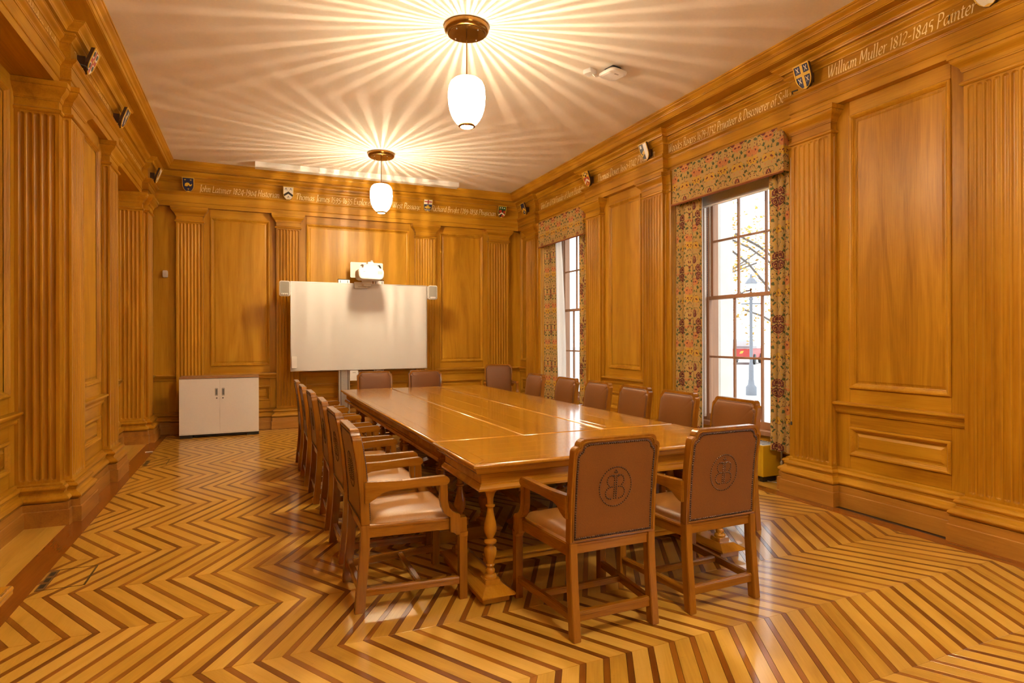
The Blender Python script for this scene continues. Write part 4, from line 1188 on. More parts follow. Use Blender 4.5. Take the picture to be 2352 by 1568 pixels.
def curtain(yc0, yc1, z0, z1, nf, label, seed, flare=0.0, lining=None, xf=4.675, amp=0.034):
    """hanging cloth between yc0 and yc1; flare widens the inner edge at the foot"""
    rnd = random.Random(seed)
    t = tag(empty('curtain', (xf, (yc0 + yc1) / 2, z0)), label, 'curtain', 'floral curtains at the windows')
    nu, nz = nf * 12 + 1, 26
    ph = [rnd.uniform(-0.6, 0.6) for _ in range(nf + 2)]
    am = [rnd.uniform(0.6, 1.1) for _ in range(nf + 2)]
    def P(i, j, off=0.0):
        a, b = i / (nu - 1), j / (nz - 1)
        z = z0 + (z1 - z0) * b
        k = a * nf; ki = int(min(k, nf - 1)); fr = k - ki
        A = amp * (am[ki] * (1 - fr) + am[ki + 1] * fr) * (0.75 + 0.25 * (1 - b))
        s = math.sin(2 * PI * k + (ph[ki] * (1 - fr) + ph[ki + 1] * fr) * (0.4 + 0.6 * (1 - b)))
        y = yc0 + (yc1 - yc0) * a
        y += flare * (1 - b) ** 1.2 * (1 - a if flare < 0 else a)
        y += 0.012 * math.cos(2 * PI * k) + 0.008 * math.sin(3.1 * b + 5 * a + seed)
        return (A * s + off, y - (yc0 + yc1) / 2, z - z0)
    mb = MB(); uvs = []
    for j in range(nz):
        for i in range(nu):
            mb.v.append(P(i, j)); uvs.append((i / (nu - 1) * abs(yc1 - yc0) * 1.9 + 0.2 + seed * 0.13, (z1 - z0) * j / (nz - 1)))
    for j in range(nz - 1):
        for i in range(nu - 1): mb.f.append((j * nu + i, j * nu + i + 1, (j + 1) * nu + i + 1, (j + 1) * nu + i))
    with_uv(mb, uvs, 'cloth', 'floral', t)
    mb = MB()
    i0, i1 = (0, nu - 1)
    for j in range(nz):
        for i in range(nu): mb.v.append(P(i, j, 0.012))
    for j in range(nz - 1):
        for i in range(nu - 1): mb.f.append((j * nu + i, j * nu + i + 1, (j + 1) * nu + i + 1, (j + 1) * nu + i))
    if lining:
        mb2 = MB(); m_ = 9
        for j in range(nz):
            b = j / (nz - 1)
            q = P(0 if lining < 0 else nu - 1, j, 0.006)
            wdt = abs(lining) * (0.75 + 0.45 * math.sin(PI * (1 - b) * 0.9) + 0.1 * (1 - b))
            for i in range(m_):
                c = i / (m_ - 1); mb2.v.append((q[0] + 0.05 * c + 0.012 * math.sin(9 * c + 2 * b), q[1] + (1 if lining > 0 else -1) * wdt * c, q[2]))
        for j in range(nz - 1):
            for i in range(m_ - 1): mb2.f.append((j * m_ + i, j * m_ + i + 1, (j + 1) * m_ + i + 1, (j + 1) * m_ + i))
        mb2.build('turned_lining', 'lining', t, smooth=70)
    mb.build('lining', 'lining', t, smooth=70)
    return t
ZT = 3.06
curtain(5.40, 5.86, 0.34, ZT, 3, 'floral curtain on the left of the near window with two chairs before it', 3, xf=4.69)
curtain(4.135, 4.43, 0.335, ZT, 3, 'floral curtain on the right of the near window beside the pilaster', 5, xf=4.69)
curtain(9.02, 9.43, 0.34, ZT, 2, 'floral curtain on the left of the far window with its cream lining turned out', 8, flare=-0.10, lining=-0.17, xf=4.70)
curtain(7.90, 8.23, 0.34, ZT, 2, 'floral curtain on the right of the far window beside the pier', 11, xf=4.70)

def pelmet(y0, y1, z0, z1, label):
    t = tag(empty('pelmet', (4.58, (y0 + y1) / 2, z0)), label, 'pelmet', 'floral pelmets over the windows')
    h = (y1 - y0) / 2; H = z1 - z0
    mb = MB(); uvs = []
    ys = [-h + 2 * h * i / 40 for i in range(41)]
    path = [(0.20, -h + 0.0)] + [(0.0, y) for y in ys] + [(0.20, h)]
    L_ = 0
    for j, z in enumerate((0.0, H * 0.5, H)):
        acc = 0
        for i, (x, y) in enumerate(path):
            if i: acc += math.hypot(x - path[i - 1][0], y - path[i - 1][1])
            mb.v.append((x, y, z)); uvs.append((acc + 0.03, z + 0.12))
    n = len(path)
    for j in range(2):
        for i in range(n - 1): mb.f.append((j * n + i, j * n + i + 1, (j + 1) * n + i + 1, (j + 1) * n + i))
    with_uv(mb, uvs, 'pelmet_cloth', 'floral', t, 20)
    MB().box(0.003, 0.018, -h + 0.002, h - 0.002, 0.002, H).build('pelmet_board', 'wall_y', t)
    MB().box(0.018, 0.20, -h + 0.004, h - 0.004, H - 0.02, H - 0.002).build('pelmet_top', 'wall_y', t)
    mb = MB().tube([(0.19, -h - 0.003, 0.006), (-0.004, -h - 0.003, 0.006), (-0.004, h + 0.003, 0.006), (0.19, h + 0.003, 0.006)], 0.009, 8)
    mb.build('gold_braid', 'gold_braid', t, smooth=50)
    mb = MB(); k = -h
    while k < h: mb.box(-0.009, 0.001, k, k + 0.005, -0.016, 0.002); k += 0.010
    tag(mb.build('braid_fringe', 'red_braid', t), kind='stuff')
M['gold_braid'] = plain('gold_braid_cloth', (0.48, 0.24, 0.05), 0.7, bump=0.5, bscale=300, var=0.2)
M['red_braid'] = plain('red_braid_cloth', (0.30, 0.09, 0.035), 0.8)
pelmet(4.165, 5.80, 3.010, 3.435, 'floral pelmet with gold braid over the near window')
pelmet(7.895, 9.43, 3.005, 3.435, 'floral pelmet with gold braid over the far window')
bl = tag(empty('roller_blind', (4.80, 5.02, 2.935)), 'grey roller blind rolled up under the near pelmet', 'blind')
MB().box(0.0, 0.003, -0.66, 0.66, 0.018, 0.47).build('blind_cloth', 'blind', bl)
MB().box(-0.006, 0.010, -0.66, 0.66, 0.0, 0.020).build('bottom_bar', 'white', bl, 0.004)
cd_ = tag(empty('blind_cord', (4.62, 4.118, 0.62)), 'thin white pull cord with a dark toggle hanging beside the near window', 'cord')
MB().tube([(0, 0, 0.03), (0, 0.002, 1.4), (0, 0, 2.5)], 0.0022, 6).build('cord', 'plastic', cd_)
MB().lathe([(0.003, 0.035), (0.009, 0.025), (0.011, 0.008), (0.006, 0.0)], 10).build('toggle', 'dkgrey', cd_, smooth=40)

# heater under the near window
ht = tag(empty('heater_unit', (4.60, 4.87, 0)), 'mustard yellow heater case with slotted top under the near window', 'heater')
MB().box(0.0, 0.26, -0.43, 0.43, 0.065, 0.372).build('case', 'yellow', ht, 0.003)
MB().box(-0.004, 0.0, -0.41, 0.41, 0.080, 0.360).build('front_panel', 'yellow', ht, 0.001, seg=1)
for i in range(24):
    y = -0.40 + i * 0.034
    MB().box(0.03, 0.23, y, y + 0.012, 0.3722, 0.376).build('grille_slat', 'sh_black', ht)
MB().box(0.02, 0.24, -0.41, 0.41, 0.371, 0.3735).build('grille_plate', 'white', ht)
for s_ in (-1, 1): MB().box(0.05, 0.22, s_ * 0.36 - 0.02, s_ * 0.36 + 0.02, 0.001, 0.065).build('foot', 'black', ht)
MB().tube([(0.23, -0.445, 0.005), (0.23, -0.445, 0.30), (0.235, -0.435, 0.33)], 0.008, 8).build('pipe', 'alu', ht, smooth=60)
MB().lathe([(0.012, 0.0), (0.016, 0.01), (0.016, 0.03), (0.010, 0.04)], 12, (0.23, -0.445, 0.17)).build('valve', 'alu', ht, smooth=40)
cbx = tag(empty('cable_duct', (4.70, 4.60, 0)), 'thin grey cable lying on the floor by the heater', 'cable')
MB().tube([(-0.02, 0.10, 0.006), (0.02, -0.15, 0.006), (0.10, -0.32, 0.006), (0.16, -0.40, 0.006)], 0.005, 6).build('cable', 'alu', cbx)

# ================================================================== FLOOR BOXES, SCRAP, SIDE TABLE
def floor_box(y0, y1, label):
    t = tag(empty('floor_socket_box', (-1.15, (y0 + y1) / 2, 0)), label, 'floor socket', 'floor socket boxes by the left border')
    h = (y1 - y0) / 2
    pl = MB().box(0.0, 0.042, -h, h, 0.0003, 0.0022).build('cable_flap', 'flapmetal', t)
    for k in (-0.6, 0, 0.6): MB().box(0.008, 0.034, k * h - 0.030, k * h + 0.030, 0.0022, 0.0030).build('cable_slot', 'black', pl)
    for nm, b in (('lid_edge', (0.042, 0.240, h - 0.003, h)), ('lid_edge', (0.042, 0.240, -h, -h + 0.003)), ('lid_edge', (0.233, 0.236, -h, h)), ('lid_hinge', (0.238, 0.244, -h, h)), ('lid_edge', (0.041, 0.044, -h, h))):
        MB().box(b[0], b[1], b[2], b[3], 0.0003, 0.0018).build(nm, 'dkbrass', t)
M['flapmetal'] = plain('dull_flap_metal', (0.22, 0.13, 0.05), 0.4, 0.6)
M['dkbrass'] = plain('dull_lid_metal', (0.09, 0.06, 0.03), 0.4, 0.7)
floor_box(4.245, 4.58, 'brass edged floor socket box nearest to us by the left border')
floor_box(7.895, 8.225, 'brass edged floor socket box farther off by the left border')
mb = MB()
pts = [(-0.045, -0.012), (-0.030, 0.000), (-0.012, -0.006), (0.004, 0.006), (0.020, 0.010), (0.040, -0.002)]
for i in range(len(pts) - 1):
    (a, b), (c, d) = pts[i], pts[i + 1]
    mb.add([(a, b - 0.005, 0.001), (c, d - 0.005, 0.002), (c, d + 0.005, 0.010), (a, b + 0.005, 0.008)], [(0, 1, 2, 3)])
tag(mb.build('paper_scrap', 'white', None, loc=(-1.205, 8.84, 0)), 'small twisted white paper scrap lying on the dark floor border', 'paper scrap')
st = tag(empty('side_table', (-0.92, 1.85, 0)), 'corner of a wooden side table entering at the lower left edge', 'table')
MB().box(-0.30, 0.294, -0.5, 0.286, 0.722, 0.738).build('table_top', 'table_y', st, 0.003)
MB().sweep([(-0.29, -0.49), (-0.29, 0.276), (0.284, 0.276), (0.284, -0.49)], [(-0.02, 0.738)] + [(0.011 * math.sin(R(a)), 0.739 + 0.011 * math.cos(R(a))) for a in range(0, 181, 30)] + [(-0.01, 0.722)], IDT, close=True).build('nosing', 'table_y', st, smooth=50)
MB().box(-0.29, 0.284, -0.49, 0.276, 0.738, 0.750).build('top_board', 'table_y', st)
for a in (-0.22, 0.20):
    for b in (-0.42, 0.18):
        mb = MB(); turned_leg(mb, a, b, 0.01); mb.box(a - 0.04, a + 0.04, b - 0.04, b + 0.04, 0.61, 0.722); mb.box(a - 0.03, a + 0.03, b - 0.03, b + 0.03, 0.001, 0.03)
        mb.build('leg', 'table_z', st, smooth=40)
MB().box(-0.25, 0.23, -0.44, 0.21, 0.64, 0.722).build('apron', 'table_y', st)
# ================================================================== HERALDIC SHIELDS
SW, SHH = 0.080, 0.205
def shield_outline(k=1.0):
    w_, h = SW * k, SHH
    c = h * 0.52
    r = [(w_, h * (0.5 + 0.5 * k)), (w_, h * 0.50), (w_ * 0.97, h * 0.38), (w_ * 0.86, h * 0.26), (w_ * 0.66, h * 0.15), (w_ * 0.38, h * 0.06), (0, h * (1 - k) * 0.9)]
    return r + [(-x, y) for x, y in reversed(r[:-1])]
def clip_shield(poly, k):
    o = shield_outline(k); o = list(reversed(o))          # counter-clockwise
    area = sum(o[i][0] * o[(i + 1) % len(o)][1] - o[(i + 1) % len(o)][0] * o[i][1] for i in range(len(o)))
    if area < 0: o = list(reversed(o))
    for i in range(len(o)):
        p, q = o[i], o[(i + 1) % len(o)]
        a, b = q[1] - p[1], -(q[0] - p[0])
        if abs(a) + abs(b) < 1e-9: continue
        poly = clip(poly, a, b, a * p[0] + b * p[1])
        if len(poly) < 3: return []
    return poly
def shield(T, sgn, uc, label, field, charges, wall_w=0.0, zb=3.652):
    t = empty('heraldic_shield', T(uc, wall_w + 0.075, zb))
    base = T(uc, wall_w + 0.075, zb)
    def P(a, b, w_):
        q = T(uc + sgn * a, wall_w + w_ - 0.035 + b * 0.36, zb + b); return (q[0] - base[0], q[1] - base[1], q[2] - base[2])
    o = shield_outline(1.0)
    MB().prism(o, lambda a, b: P(a, b, 0.070), lambda a, b: P(a, b, 0.098)).build('board', 'sh_edge', t, 0.002, seg=1)
    MB().box(uc - 0.03, uc + 0.03, 0.0, 0.056, zb + 0.06, zb + 0.14, lambda u, w_, z: tuple(x - y for x, y in zip(T(u, wall_w + w_, z), base))).build('mounting_block', 'sh_edge', t)
    n = len(o); i_ = shield_outline(0.90)
    mb = MB(); vs = []
    for ring, w_ in ((o, 0.098), (o, 0.104), (i_, 0.104), (i_, 0.098)): vs += [P(a, b, w_) for a, b in ring]
    fs = [(k * n + i, k * n + (i + 1) % n, (k + 1) * n + (i + 1) % n, (k + 1) * n + i) for k in range(3) for i in range(n)]
    mb.add(vs, fs).build('gilt_rim', 'sh_gold', t)
    MB().prism(i_, lambda a, b: P(a, b, 0.098), lambda a, b: P(a, b, 0.0995)).build('field', field, t)
    w_ = 0.0995
    for poly, m_ in charges:
        q = clip_shield([(a * SW, b * SHH) for a, b in poly], 0.90)
        if len(q) < 3: continue
        w0 = w_; w_ += 0.00035
        MB().prism(q, lambda a, b: P(a, b, w0 - 0.0003), lambda a, b: P(a, b, w0 + 0.0006)).build('charge', m_, t)
    return tag(t, label, 'shield', 'heraldic shields along the frieze')
def chev(z, th, m_):
    return [([(-1.1, z - 0.16), (0, z + 0.12), (0, z + 0.12 - th), (-1.1, z - 0.16 - th)], m_), ([(1.1, z - 0.16), (1.1, z - 0.16 - th), (0, z + 0.12 - th), (0, z + 0.12)], m_)]
def rect_(a0, a1, b0, b1, m_): return [([(a0, b0), (a1, b0), (a1, b1), (a0, b1)], m_)]
def disc(a, b, r, m_, n=10): return [([(a + r * math.cos(2 * PI * i / n), b + r * 0.42 * math.sin(2 * PI * i / n)) for i in range(n)], m_)]
def compass(a, b, m_): return [([(a, b + 0.09), (a + 0.05, b + 0.05), (a + 0.22, b - 0.09), (a + 0.15, b - 0.09), (a, b + 0.02)], m_), ([(a, b + 0.09), (a, b + 0.02), (a - 0.15, b - 0.09), (a - 0.22, b - 0.09), (a - 0.05, b + 0.05)], m_)]
def salt(a, b, m_, r=0.2):
    k = 0.06
    return [([(a - r, b - r * .42 - k * .4), (a - r + k, b - r * .42 - k * .4), (a + r, b + r * .42), (a + r - k, b + r * .42 + k * .4)], m_), ([(a + r, b - r * .42), (a + r - k, b - r * .42 - k * .4), (a - r, b + r * .42), (a - r + k, b + r * .42 + k * .4)], m_)]
def fan(a, b, m_): return [([(a, b - 0.05), (a + 0.22, b + 0.05), (a + 0.08, b + 0.01), (a, b + 0.07), (a - 0.08, b + 0.01), (a - 0.22, b + 0.05)], m_)]
dolphin = [([(-0.6, 0.42), (-0.5, 0.58), (-0.2, 0.64), (0.15, 0.62), (0.30, 0.52), (0.45, 0.50), (0.62, 0.58), (0.66, 0.52), (0.5, 0.42), (0.25, 0.40), (0.05, 0.48), (-0.1, 0.40), (-0.35, 0.38)], 'sh_gold')]
ship = [([(-0.7, 0.36), (-0.5, 0.44), (-0.3, 0.40), (-0.28, 0.52), (0.28, 0.52), (0.3, 0.40), (0.5, 0.44), (0.7, 0.36), (0.45, 0.26), (-0.45, 0.26)], 'sh_gold')]
shield(T_back, 1, -0.885, 'blue shield with a gold dolphin above the far left pilaster', 'sh_blue', dolphin + fan(-0.5, 0.82, 'sh_gold') + fan(0.45, 0.82, 'sh_gold') + fan(0, 0.2, 'sh_gold'))
shield(T_back, 1, 0.529, 'white shield with a black chevron and three compasses', 'sh_white', chev(0.52, 0.17, 'sh_black') + compass(-0.45, 0.82, 'sh_black') + compass(0.45, 0.82, 'sh_black') + compass(0, 0.24, 'sh_black'))
shield(T_back, 1, 2.822, 'shield with a red cross on white over a gold ship on blue', 'sh_blue', rect_(-1, 1, 0.60, 1.0, 'sh_white') + rect_(-0.85, 0.85, 0.76, 0.84, 'sh_red') + rect_(-0.14, 0.14, 0.62, 0.98, 'sh_red') + ship + rect_(-1, 1, 0.0, 0.20, 'sh_grey'))
shield(T_back, 1, 4.222, 'small green, black and red shield at the right end of the back wall', 'sh_black', rect_(-1, 1, 0.66, 1.0, 'sh_green') + disc(-0.5, 0.84, 0.14, 'sh_white') + disc(0, 0.84, 0.14, 'sh_white') + disc(0.5, 0.82, 0.14, 'sh_white') + disc(-0.35, 0.54, 0.35, 'sh_red') + disc(0.6, 0.50, 0.30, 'sh_red') + disc(0.25, 0.16, 0.30, 'sh_red') + chev(0.36, 0.12, 'sh_white'))
shield(T_right, -1, 9.87, 'dark blue shield with a gold chevron in the far right corner of the frieze', 'sh_blue', chev(0.52, 0.20, 'sh_gold') + disc(0, 0.25, 0.2, 'sh_grey'))
shield(T_right, -1, 7.635, 'shield with yellow top and white chevron on red, over the far pier', 'sh_red', rect_(-1, 1, 0.64, 1.0, 'sh_gold') + rect_(-0.25, 0.25, 0.66, 1.0, 'sh_black') + disc(0, 0.84, 0.17, 'sh_white') + disc(-0.6, 0.82, 0.15, 'sh_black') + disc(0.6, 0.82, 0.15, 'sh_black') + chev(0.44, 0.15, 'sh_white') + disc(0, 0.2, 0.22, 'sh_gold'))
shield(T_right, -1, 6.225, 'shield half black with a yellow band and half white, before the near window', 'sh_white', rect_(-1, 0.05, 0, 1, 'sh_black') + [([(-1, 0.40), (0.05, 0.62), (0.05, 0.40), (-1, 0.18)], 'sh_gold')] + rect_(-0.75, -0.35, 0.72, 0.90, 'sh_white') + disc(-0.5, 0.40, 0.12, 'sh_black'))
shield(T_right, -1, 3.865, 'dark blue shield quartered by a gold cross with four white saltires', 'sh_blue', rect_(-0.16, 0.16, 0, 1, 'sh_gold') + rect_(-1, 1, 0.52, 0.64, 'sh_gold') + salt(-0.52, 0.80, 'sh_white') + salt(0.52, 0.80, 'sh_white') + salt(-0.48, 0.36, 'sh_white') + salt(0.48, 0.36, 'sh_white'))
shield(T_right, -1, 2.415, 'white shield with a red figure cut by the upper right picture edge', 'sh_white', [([(-0.2, 0.85), (0.1, 0.9), (0.3, 0.55), (0.1, 0.35), (0.35, 0.2), (-0.05, 0.22), (-0.15, 0.5)], 'sh_red'), ([(0.4, 0.62), (0.9, 0.55), (0.6, 0.30), (0.45, 0.42)], 'sh_red'), ([(0.35, 0.40), (0.6, 0.32), (0.5, 0.25)], 'sh_black')] + disc(-0.5, 0.6, 0.14, 'sh_grey'))
shield(T_left, 1, 6.03, 'red and white shield with dark quarters, nearest of three on the left wall', 'sh_white', rect_(-0.18, 0.18, 0, 1, 'sh_red') + rect_(-1, 1, 0.48, 0.64, 'sh_red') + disc(-0.5, 0.8, 0.25, 'sh_black') + disc(0.5, 0.8, 0.25, 'sh_black') + disc(-0.5, 0.33, 0.25, 'sh_black') + disc(0.5, 0.33, 0.25, 'sh_black') + disc(0, 0.56, 0.16, 'sh_gold'))
shield(T_left, 1, 7.43, 'blue and white wavy shield, middle of three on the left wall', 'sh_blue', [([(-0.9, 0.9), (-0.5, 0.7), (-0.6, 0.5), (-0.2, 0.2), (-0.4, 0.1), (-0.9, 0.4)], 'sh_white'), ([(0.3, 0.95), (0.7, 0.8), (0.5, 0.5), (0.7, 0.3), (0.4, 0.25), (0.2, 0.55)], 'sh_white')] + disc(0, 0.6, 0.2, 'sh_gold'))
shield(T_left, 1, 9.88, 'white and black shield, farthest of three on the left wall', 'sh_white', [([(-0.8, 0.9), (0.1, 0.7), (-0.2, 0.3), (-0.8, 0.5)], 'sh_black')] + disc(0.4, 0.5, 0.25, 'sh_gold') + disc(0.1, 0.2, 0.2, 'sh_black'))
for T, s_, u in ((T_right, -1, 4.10), (T_left, 1, 5.80)):
    q = T(u, -0.072, 3.668)
    c_ = tag(MB().tube([tuple(a - b for a, b in zip(T(u + s_ * d, w_, z), q)) for d, w_, z in ((0.0, 0.004, 0.0 + 3.674), (0.06, 0.03, 3.672), (0.10, 0.085, 3.672), (0.16, 0.082, 3.668))], 0.006, 6).build('black_cable', 'black', None, smooth=60, loc=q),
             'short black cable end on the frieze ledge by the ' + ('quartered blue shield' if s_ < 0 else 'nearest left shield'), 'cable', 'black cable ends on the frieze')

# ================================================================== LETTERING (broad-nib strokes)
O_ = '4,10 1.6,8.6 .6,5.5 1,1.8 3.4,0 6,1.4 7.2,4.8 6.6,8.4 4,10'
GL = {
 'a': (8, '7,9.4 4.2,10 1.4,8 .6,4 1.6,.6 3.6,.4 6.6,5 7.2,10;7.2,10 6.8,1.5 7.4,.1 8.6,.8'), 'b': (8, '1.5,17 1.2,1 3.5,0 6.6,2.2 7.2,6.4 5.6,9.6 3.2,9 1.2,6'),
 'c': (6.5, '6.4,8.8 4.4,10 1.6,8 .6,4.4 1.8,.8 4,0 6.2,1.4'), 'd': (8, '6.8,9 4.2,10 1.4,8 .6,4 1.6,.6 3.6,.4 6.6,5;7.2,17 6.8,1.5 7.4,.1 8.4,.8'),
 'e': (6.8, '.8,4.6 4,5.4 6,7.4 5,10 2.6,9.2 .8,5.6 1.2,1.6 3.6,0 6.4,1.6'), 'f': (5, '6.4,16 4.8,17 3.4,14.5 3,4 2.2,-4 .2,-5.6;.8,10 5.8,10'),
 'g': (7.5, '7,9.4 4.2,10 1.4,8 .8,5 2,2.6 4,3 6.6,6 7.2,10 6.8,-1 4.6,-5.6 1.6,-5 .6,-3'), 'h': (8, '1.6,17 1.2,0;1.2,6 3.6,9.6 6,9.4 6.4,7 6,1.4 7.2,.1 8,.8'),
 'i': (3.6, '.6,9 2,10 1.7,1.4 2.6,.1 3.6,.9;2.1,13.6 2.7,14.2'), 'k': (7.4, '1.6,17 1.2,0;6.2,9.6 1.4,4.6 3,5.2 6,.4 7.4,.4'),
 'l': (3.6, '.6,16.4 1.9,17 1.6,1.4 2.6,.1 3.6,.9'), 'm': (12, '.4,9 1.6,10 1.3,0;1.4,6 3.4,9.6 5.2,9.4 5.6,7 5.3,0;5.5,6 7.6,9.6 9.6,9.4 10,7 9.6,1.4 10.8,.1 11.8,.8'),
 'n': (8, '.4,9 1.6,10 1.3,0;1.4,6 3.6,9.6 6,9.4 6.4,7 6,1.4 7.2,.1 8,.8'), 'o': (7.8, O_), 'p': (8, '.4,9 1.6,10 1.2,-6;1.3,6 3.6,9.6 6,9.6 7.2,6.4 6.4,2 4,0 1.4,1.6'),
 'r': (5.4, '.4,9 1.6,10 1.3,0;1.4,6 3.4,9.4 5.6,9.4'), 's': (6, '5.4,9 3.4,10 1.2,8.8 1.6,6.6 4.4,4.4 5.2,2 3.4,0 .6,1.2'), 't': (4.8, '2.2,13.5 1.9,1.8 3,.1 4.8,1;.4,10 4.8,10'),
 'u': (8, '.4,9 1.6,10 1.4,2 2.8,.2 5,1.6 6.6,5;7,10 6.6,1.5 7.4,.1 8.2,.8'), 'v': (7, '.4,9.4 1.4,10 3.4,0 6,7 6.4,10'), 'w': (10, '.4,9.4 1.4,10 2.8,0 5.2,7;5.6,10 6.2,0 9,7 9.4,10'),
 'x': (7, '.6,9.6 1.8,9.6 5.4,.4 6.8,.6;6.4,9.6 .8,.4'), 'y': (7.4, '.4,9 1.6,10 1.4,3.4 3,1.8 5,3 6.6,6;7,10 6.6,-1 4.6,-5.4 1.4,-5'), 'z': (6.6, '1,9.4 6,9.4 .8,.6 6.2,.6'),
 'A': (10, '.4,0 5.4,17 9.4,0;2.6,6 8,6'), 'B': (9, '2,17 1.4,0;2,17 6,16.6 7,13 4.6,9.4 1.8,9;4.6,9.4 8,7.4 7.6,2 4,0 1.2,.2'), 'C': (9, '9,15 6.6,17 2.6,14.4 1,8 2.4,2 5.6,0 8.6,2.2'),
 'D': (10.5, '2.2,17 1.4,0;.6,16.8 5.4,17 9,13.4 9.4,7 6.6,1.4 3.4,0 .8,.2'), 'E': (8, '2.2,17 1.4,0;2.2,16.8 7.4,16.8;1.8,9 6,9;1.4,.3 7.2,.3'), 'F': (7.6, '2.2,17 1.4,0;2.2,16.8 7.6,16.8;1.8,9 6,9'),
 'H': (10.5, '2.2,17 1.4,0;9.2,17 8.6,0;1.8,9 9,9'), 'J': (5.5, '4.6,17 4,1 2.4,-4 -.6,-5;2.6,17 6.8,17'), 'L': (8, '2.2,17 1.4,0;1.4,.3 7.4,.3 8,1.4'), 'M': (13, '.8,0 2.4,17 6.2,4 11,17 11.4,0'),
 'N': (10.5, '1.2,0 2,17 8.8,0 9.6,17'), 'P': (8.6, '2.2,17 1.4,0;.8,16.6 5,17 8,15 7.8,10.4 5,8 2,8.4'), 'Q': (11, '6,17 2.4,14 1,8 2.4,2 6,0 9.4,3 10.4,9 9,15 6,17;5,1 8,-3 12,-5'),
 'R': (9.4, '2.2,17 1.4,0;.8,16.6 5,17 7.8,15 7.4,10.6 4.6,8.8 1.9,8.8;4.6,8.8 7,2 9.8,-.4'), 'S': (8.4, '8,15.4 5.2,17 2,15 2.2,11.6 6,8 7.4,4.4 5,.4 1.4,.8 .4,2.4'), 'T': (9, '4.8,17 4,0;-.4,14 1.4,16.6 4.6,16.8 9.6,17.4'),
 'W': (14, '.6,17 3.4,0 7.6,15;7,17 9.2,0 14,17'), 'Y': (9, '.8,17 4.6,9;9.4,17 4.6,9 4,0'),
 '0': (8, '4,11 1.4,8.6 .8,5 1.8,1 4,0 6.4,1.8 7.2,6 6,9.8 4,11'), '1': (4.4, '1,13.4 2.8,14.6 2.2,0'), '2': (7.6, '1,11.6 3,14.4 6,13.4 6,9.6 1,.6 7.4,.6'), '3': (7.2, '1,12.6 5.6,13.6 5.4,9.4 2.6,7.4 6,5 5.4,-1 .6,-2'),
 '4': (8, '6,-3 6.4,13.6 .8,3 8,3'), '5': (7.4, '6.8,13.4 2.8,13.2 2,7.6 5.6,7 6.4,2 4.4,-1.4 .6,-1.6'), '6': (7.6, '6,14.6 2.4,11 1,5 2.4,.4 5.4,.6 6.6,4.4 4.6,7.6 1.6,5.6'), '7': (7, '.8,13.2 6.8,13.2 2.4,-2.4'),
 '8': (7.8, '4,14.6 1.6,12.4 2.4,9.4 5.8,6 6.4,2.4 3.8,0 1.2,2.2 2,5.6 5.6,9 6,12.6 4,14.6'), '9': (7.6, '6.4,8 4,5.6 1.4,8 2,12 5,12.8 6.6,10 6,3 3.6,-1.6 1.2,-2.4'),
 '-': (5.5, '.6,6 5,6.4'), '&': (10, '9,7 6.4,1.2 3.2,0 1,2.8 2,6 6,10 6,13.4 4,14.4 2.6,12 4.6,6 9.6,0'), "'": (2.6, '1.4,17 1,13.6'), '.': (3, '1,.2 1.6,.8'),
}
def catmull(pts, n=4):
    if len(pts) < 3: return pts
    out = []
    for i in range(len(pts) - 1):
        p0, p1, p2, p3 = pts[max(i - 1, 0)], pts[i], pts[i + 1], pts[min(i + 2, len(pts) - 1)]
        for k in range(n):
            t = k / n
            out.append(tuple(0.5 * (2 * p1[j] + (p2[j] - p0[j]) * t + (2 * p0[j] - 5 * p1[j] + 4 * p2[j] - p3[j]) * t * t + (3 * p1[j] - p0[j] - 3 * p2[j] + p3[j]) * t ** 3) for j in (0, 1)))
    return out + [pts[-1]]
def lettering(wall, T, sgn, u0, u1, zbase, text, w_=0.0, cap=0.100, name='lettering'):
    strokes = []; x = 0.0
    for ch in text:
        if ch == ' ': x += 4.2; continue
        adv, ps = GL[ch]
        for st_ in ps.split(';'):
            pts = [tuple(float(v) for v in q.split(',')) for q in st_.split()]
            strokes.append([(x + a + 0.13 * b, b) for a, b in catmull(pts)])
        x += adv + 0.9
    sz = cap / 17.0; sx = abs(u1 - u0) / x
    mb = MB()
    na, nw = R(38), 0.74
    nx, nz = nw * math.cos(na), nw * math.sin(na)
    for s_ in strokes:
        for (a, b), (c, d) in zip(s_, s_[1:]):
            l = math.hypot(c - a, d - b)
            if l < 1e-6: continue
            px, pz = -(d - b) / l * 0.24, (c - a) / l * 0.24
            sg = 1 if nx * px + nz * pz >= 0 else -1
            ox_, oz_ = nx + sg * px, nz + sg * pz
            vs = [(a + ox_, b + oz_), (a - ox_, b - oz_), (c - ox_, d - oz_), (c + ox_, d + oz_)]
            mb.add([T(u0 + sgn * q * sx, w_ + 0.0012, zbase + r_ * sz) for q, r_ in vs], [(0, 1, 2, 3)])
    o = mb.build(name, 'gold', wall)
    o['label'] = 'gold painted lettering on the frieze'
    return o
lettering(wall_back, T_back, 1, -0.748, 0.40, 3.690, 'John Latimer 1824-1904 Historian')
lettering(wall_back, T_back, 1, 0.648, 2.712, 3.690, 'Thomas James 1595-1635 Explorer of North West Passage')
lettering(wall_back, T_back, 1, 2.915, 4.14, 3.690, 'Richard Bright 1789-1858 Physician')
lettering(wall_right, T_right, -1, 9.52, 7.66, 3.694, "John Carr d.1574 Founder of Queen Elizabeth's Hospital", -0.075)
lettering(wall_right, T_right, -1, 7.50, 6.14, 3.690, 'Thomas Dover 1660-1742 Physician')
lettering(wall_right, T_right, -1, 5.975, 4.085, 3.692, 'Woodes Rogers 1679-1732 Privateer & Discoverer of Selkirk', -0.075)
lettering(wall_right, T_right, -1, 3.70, 2.53, 3.690, 'William Muller 1812-1845 Painter', cap=0.102)
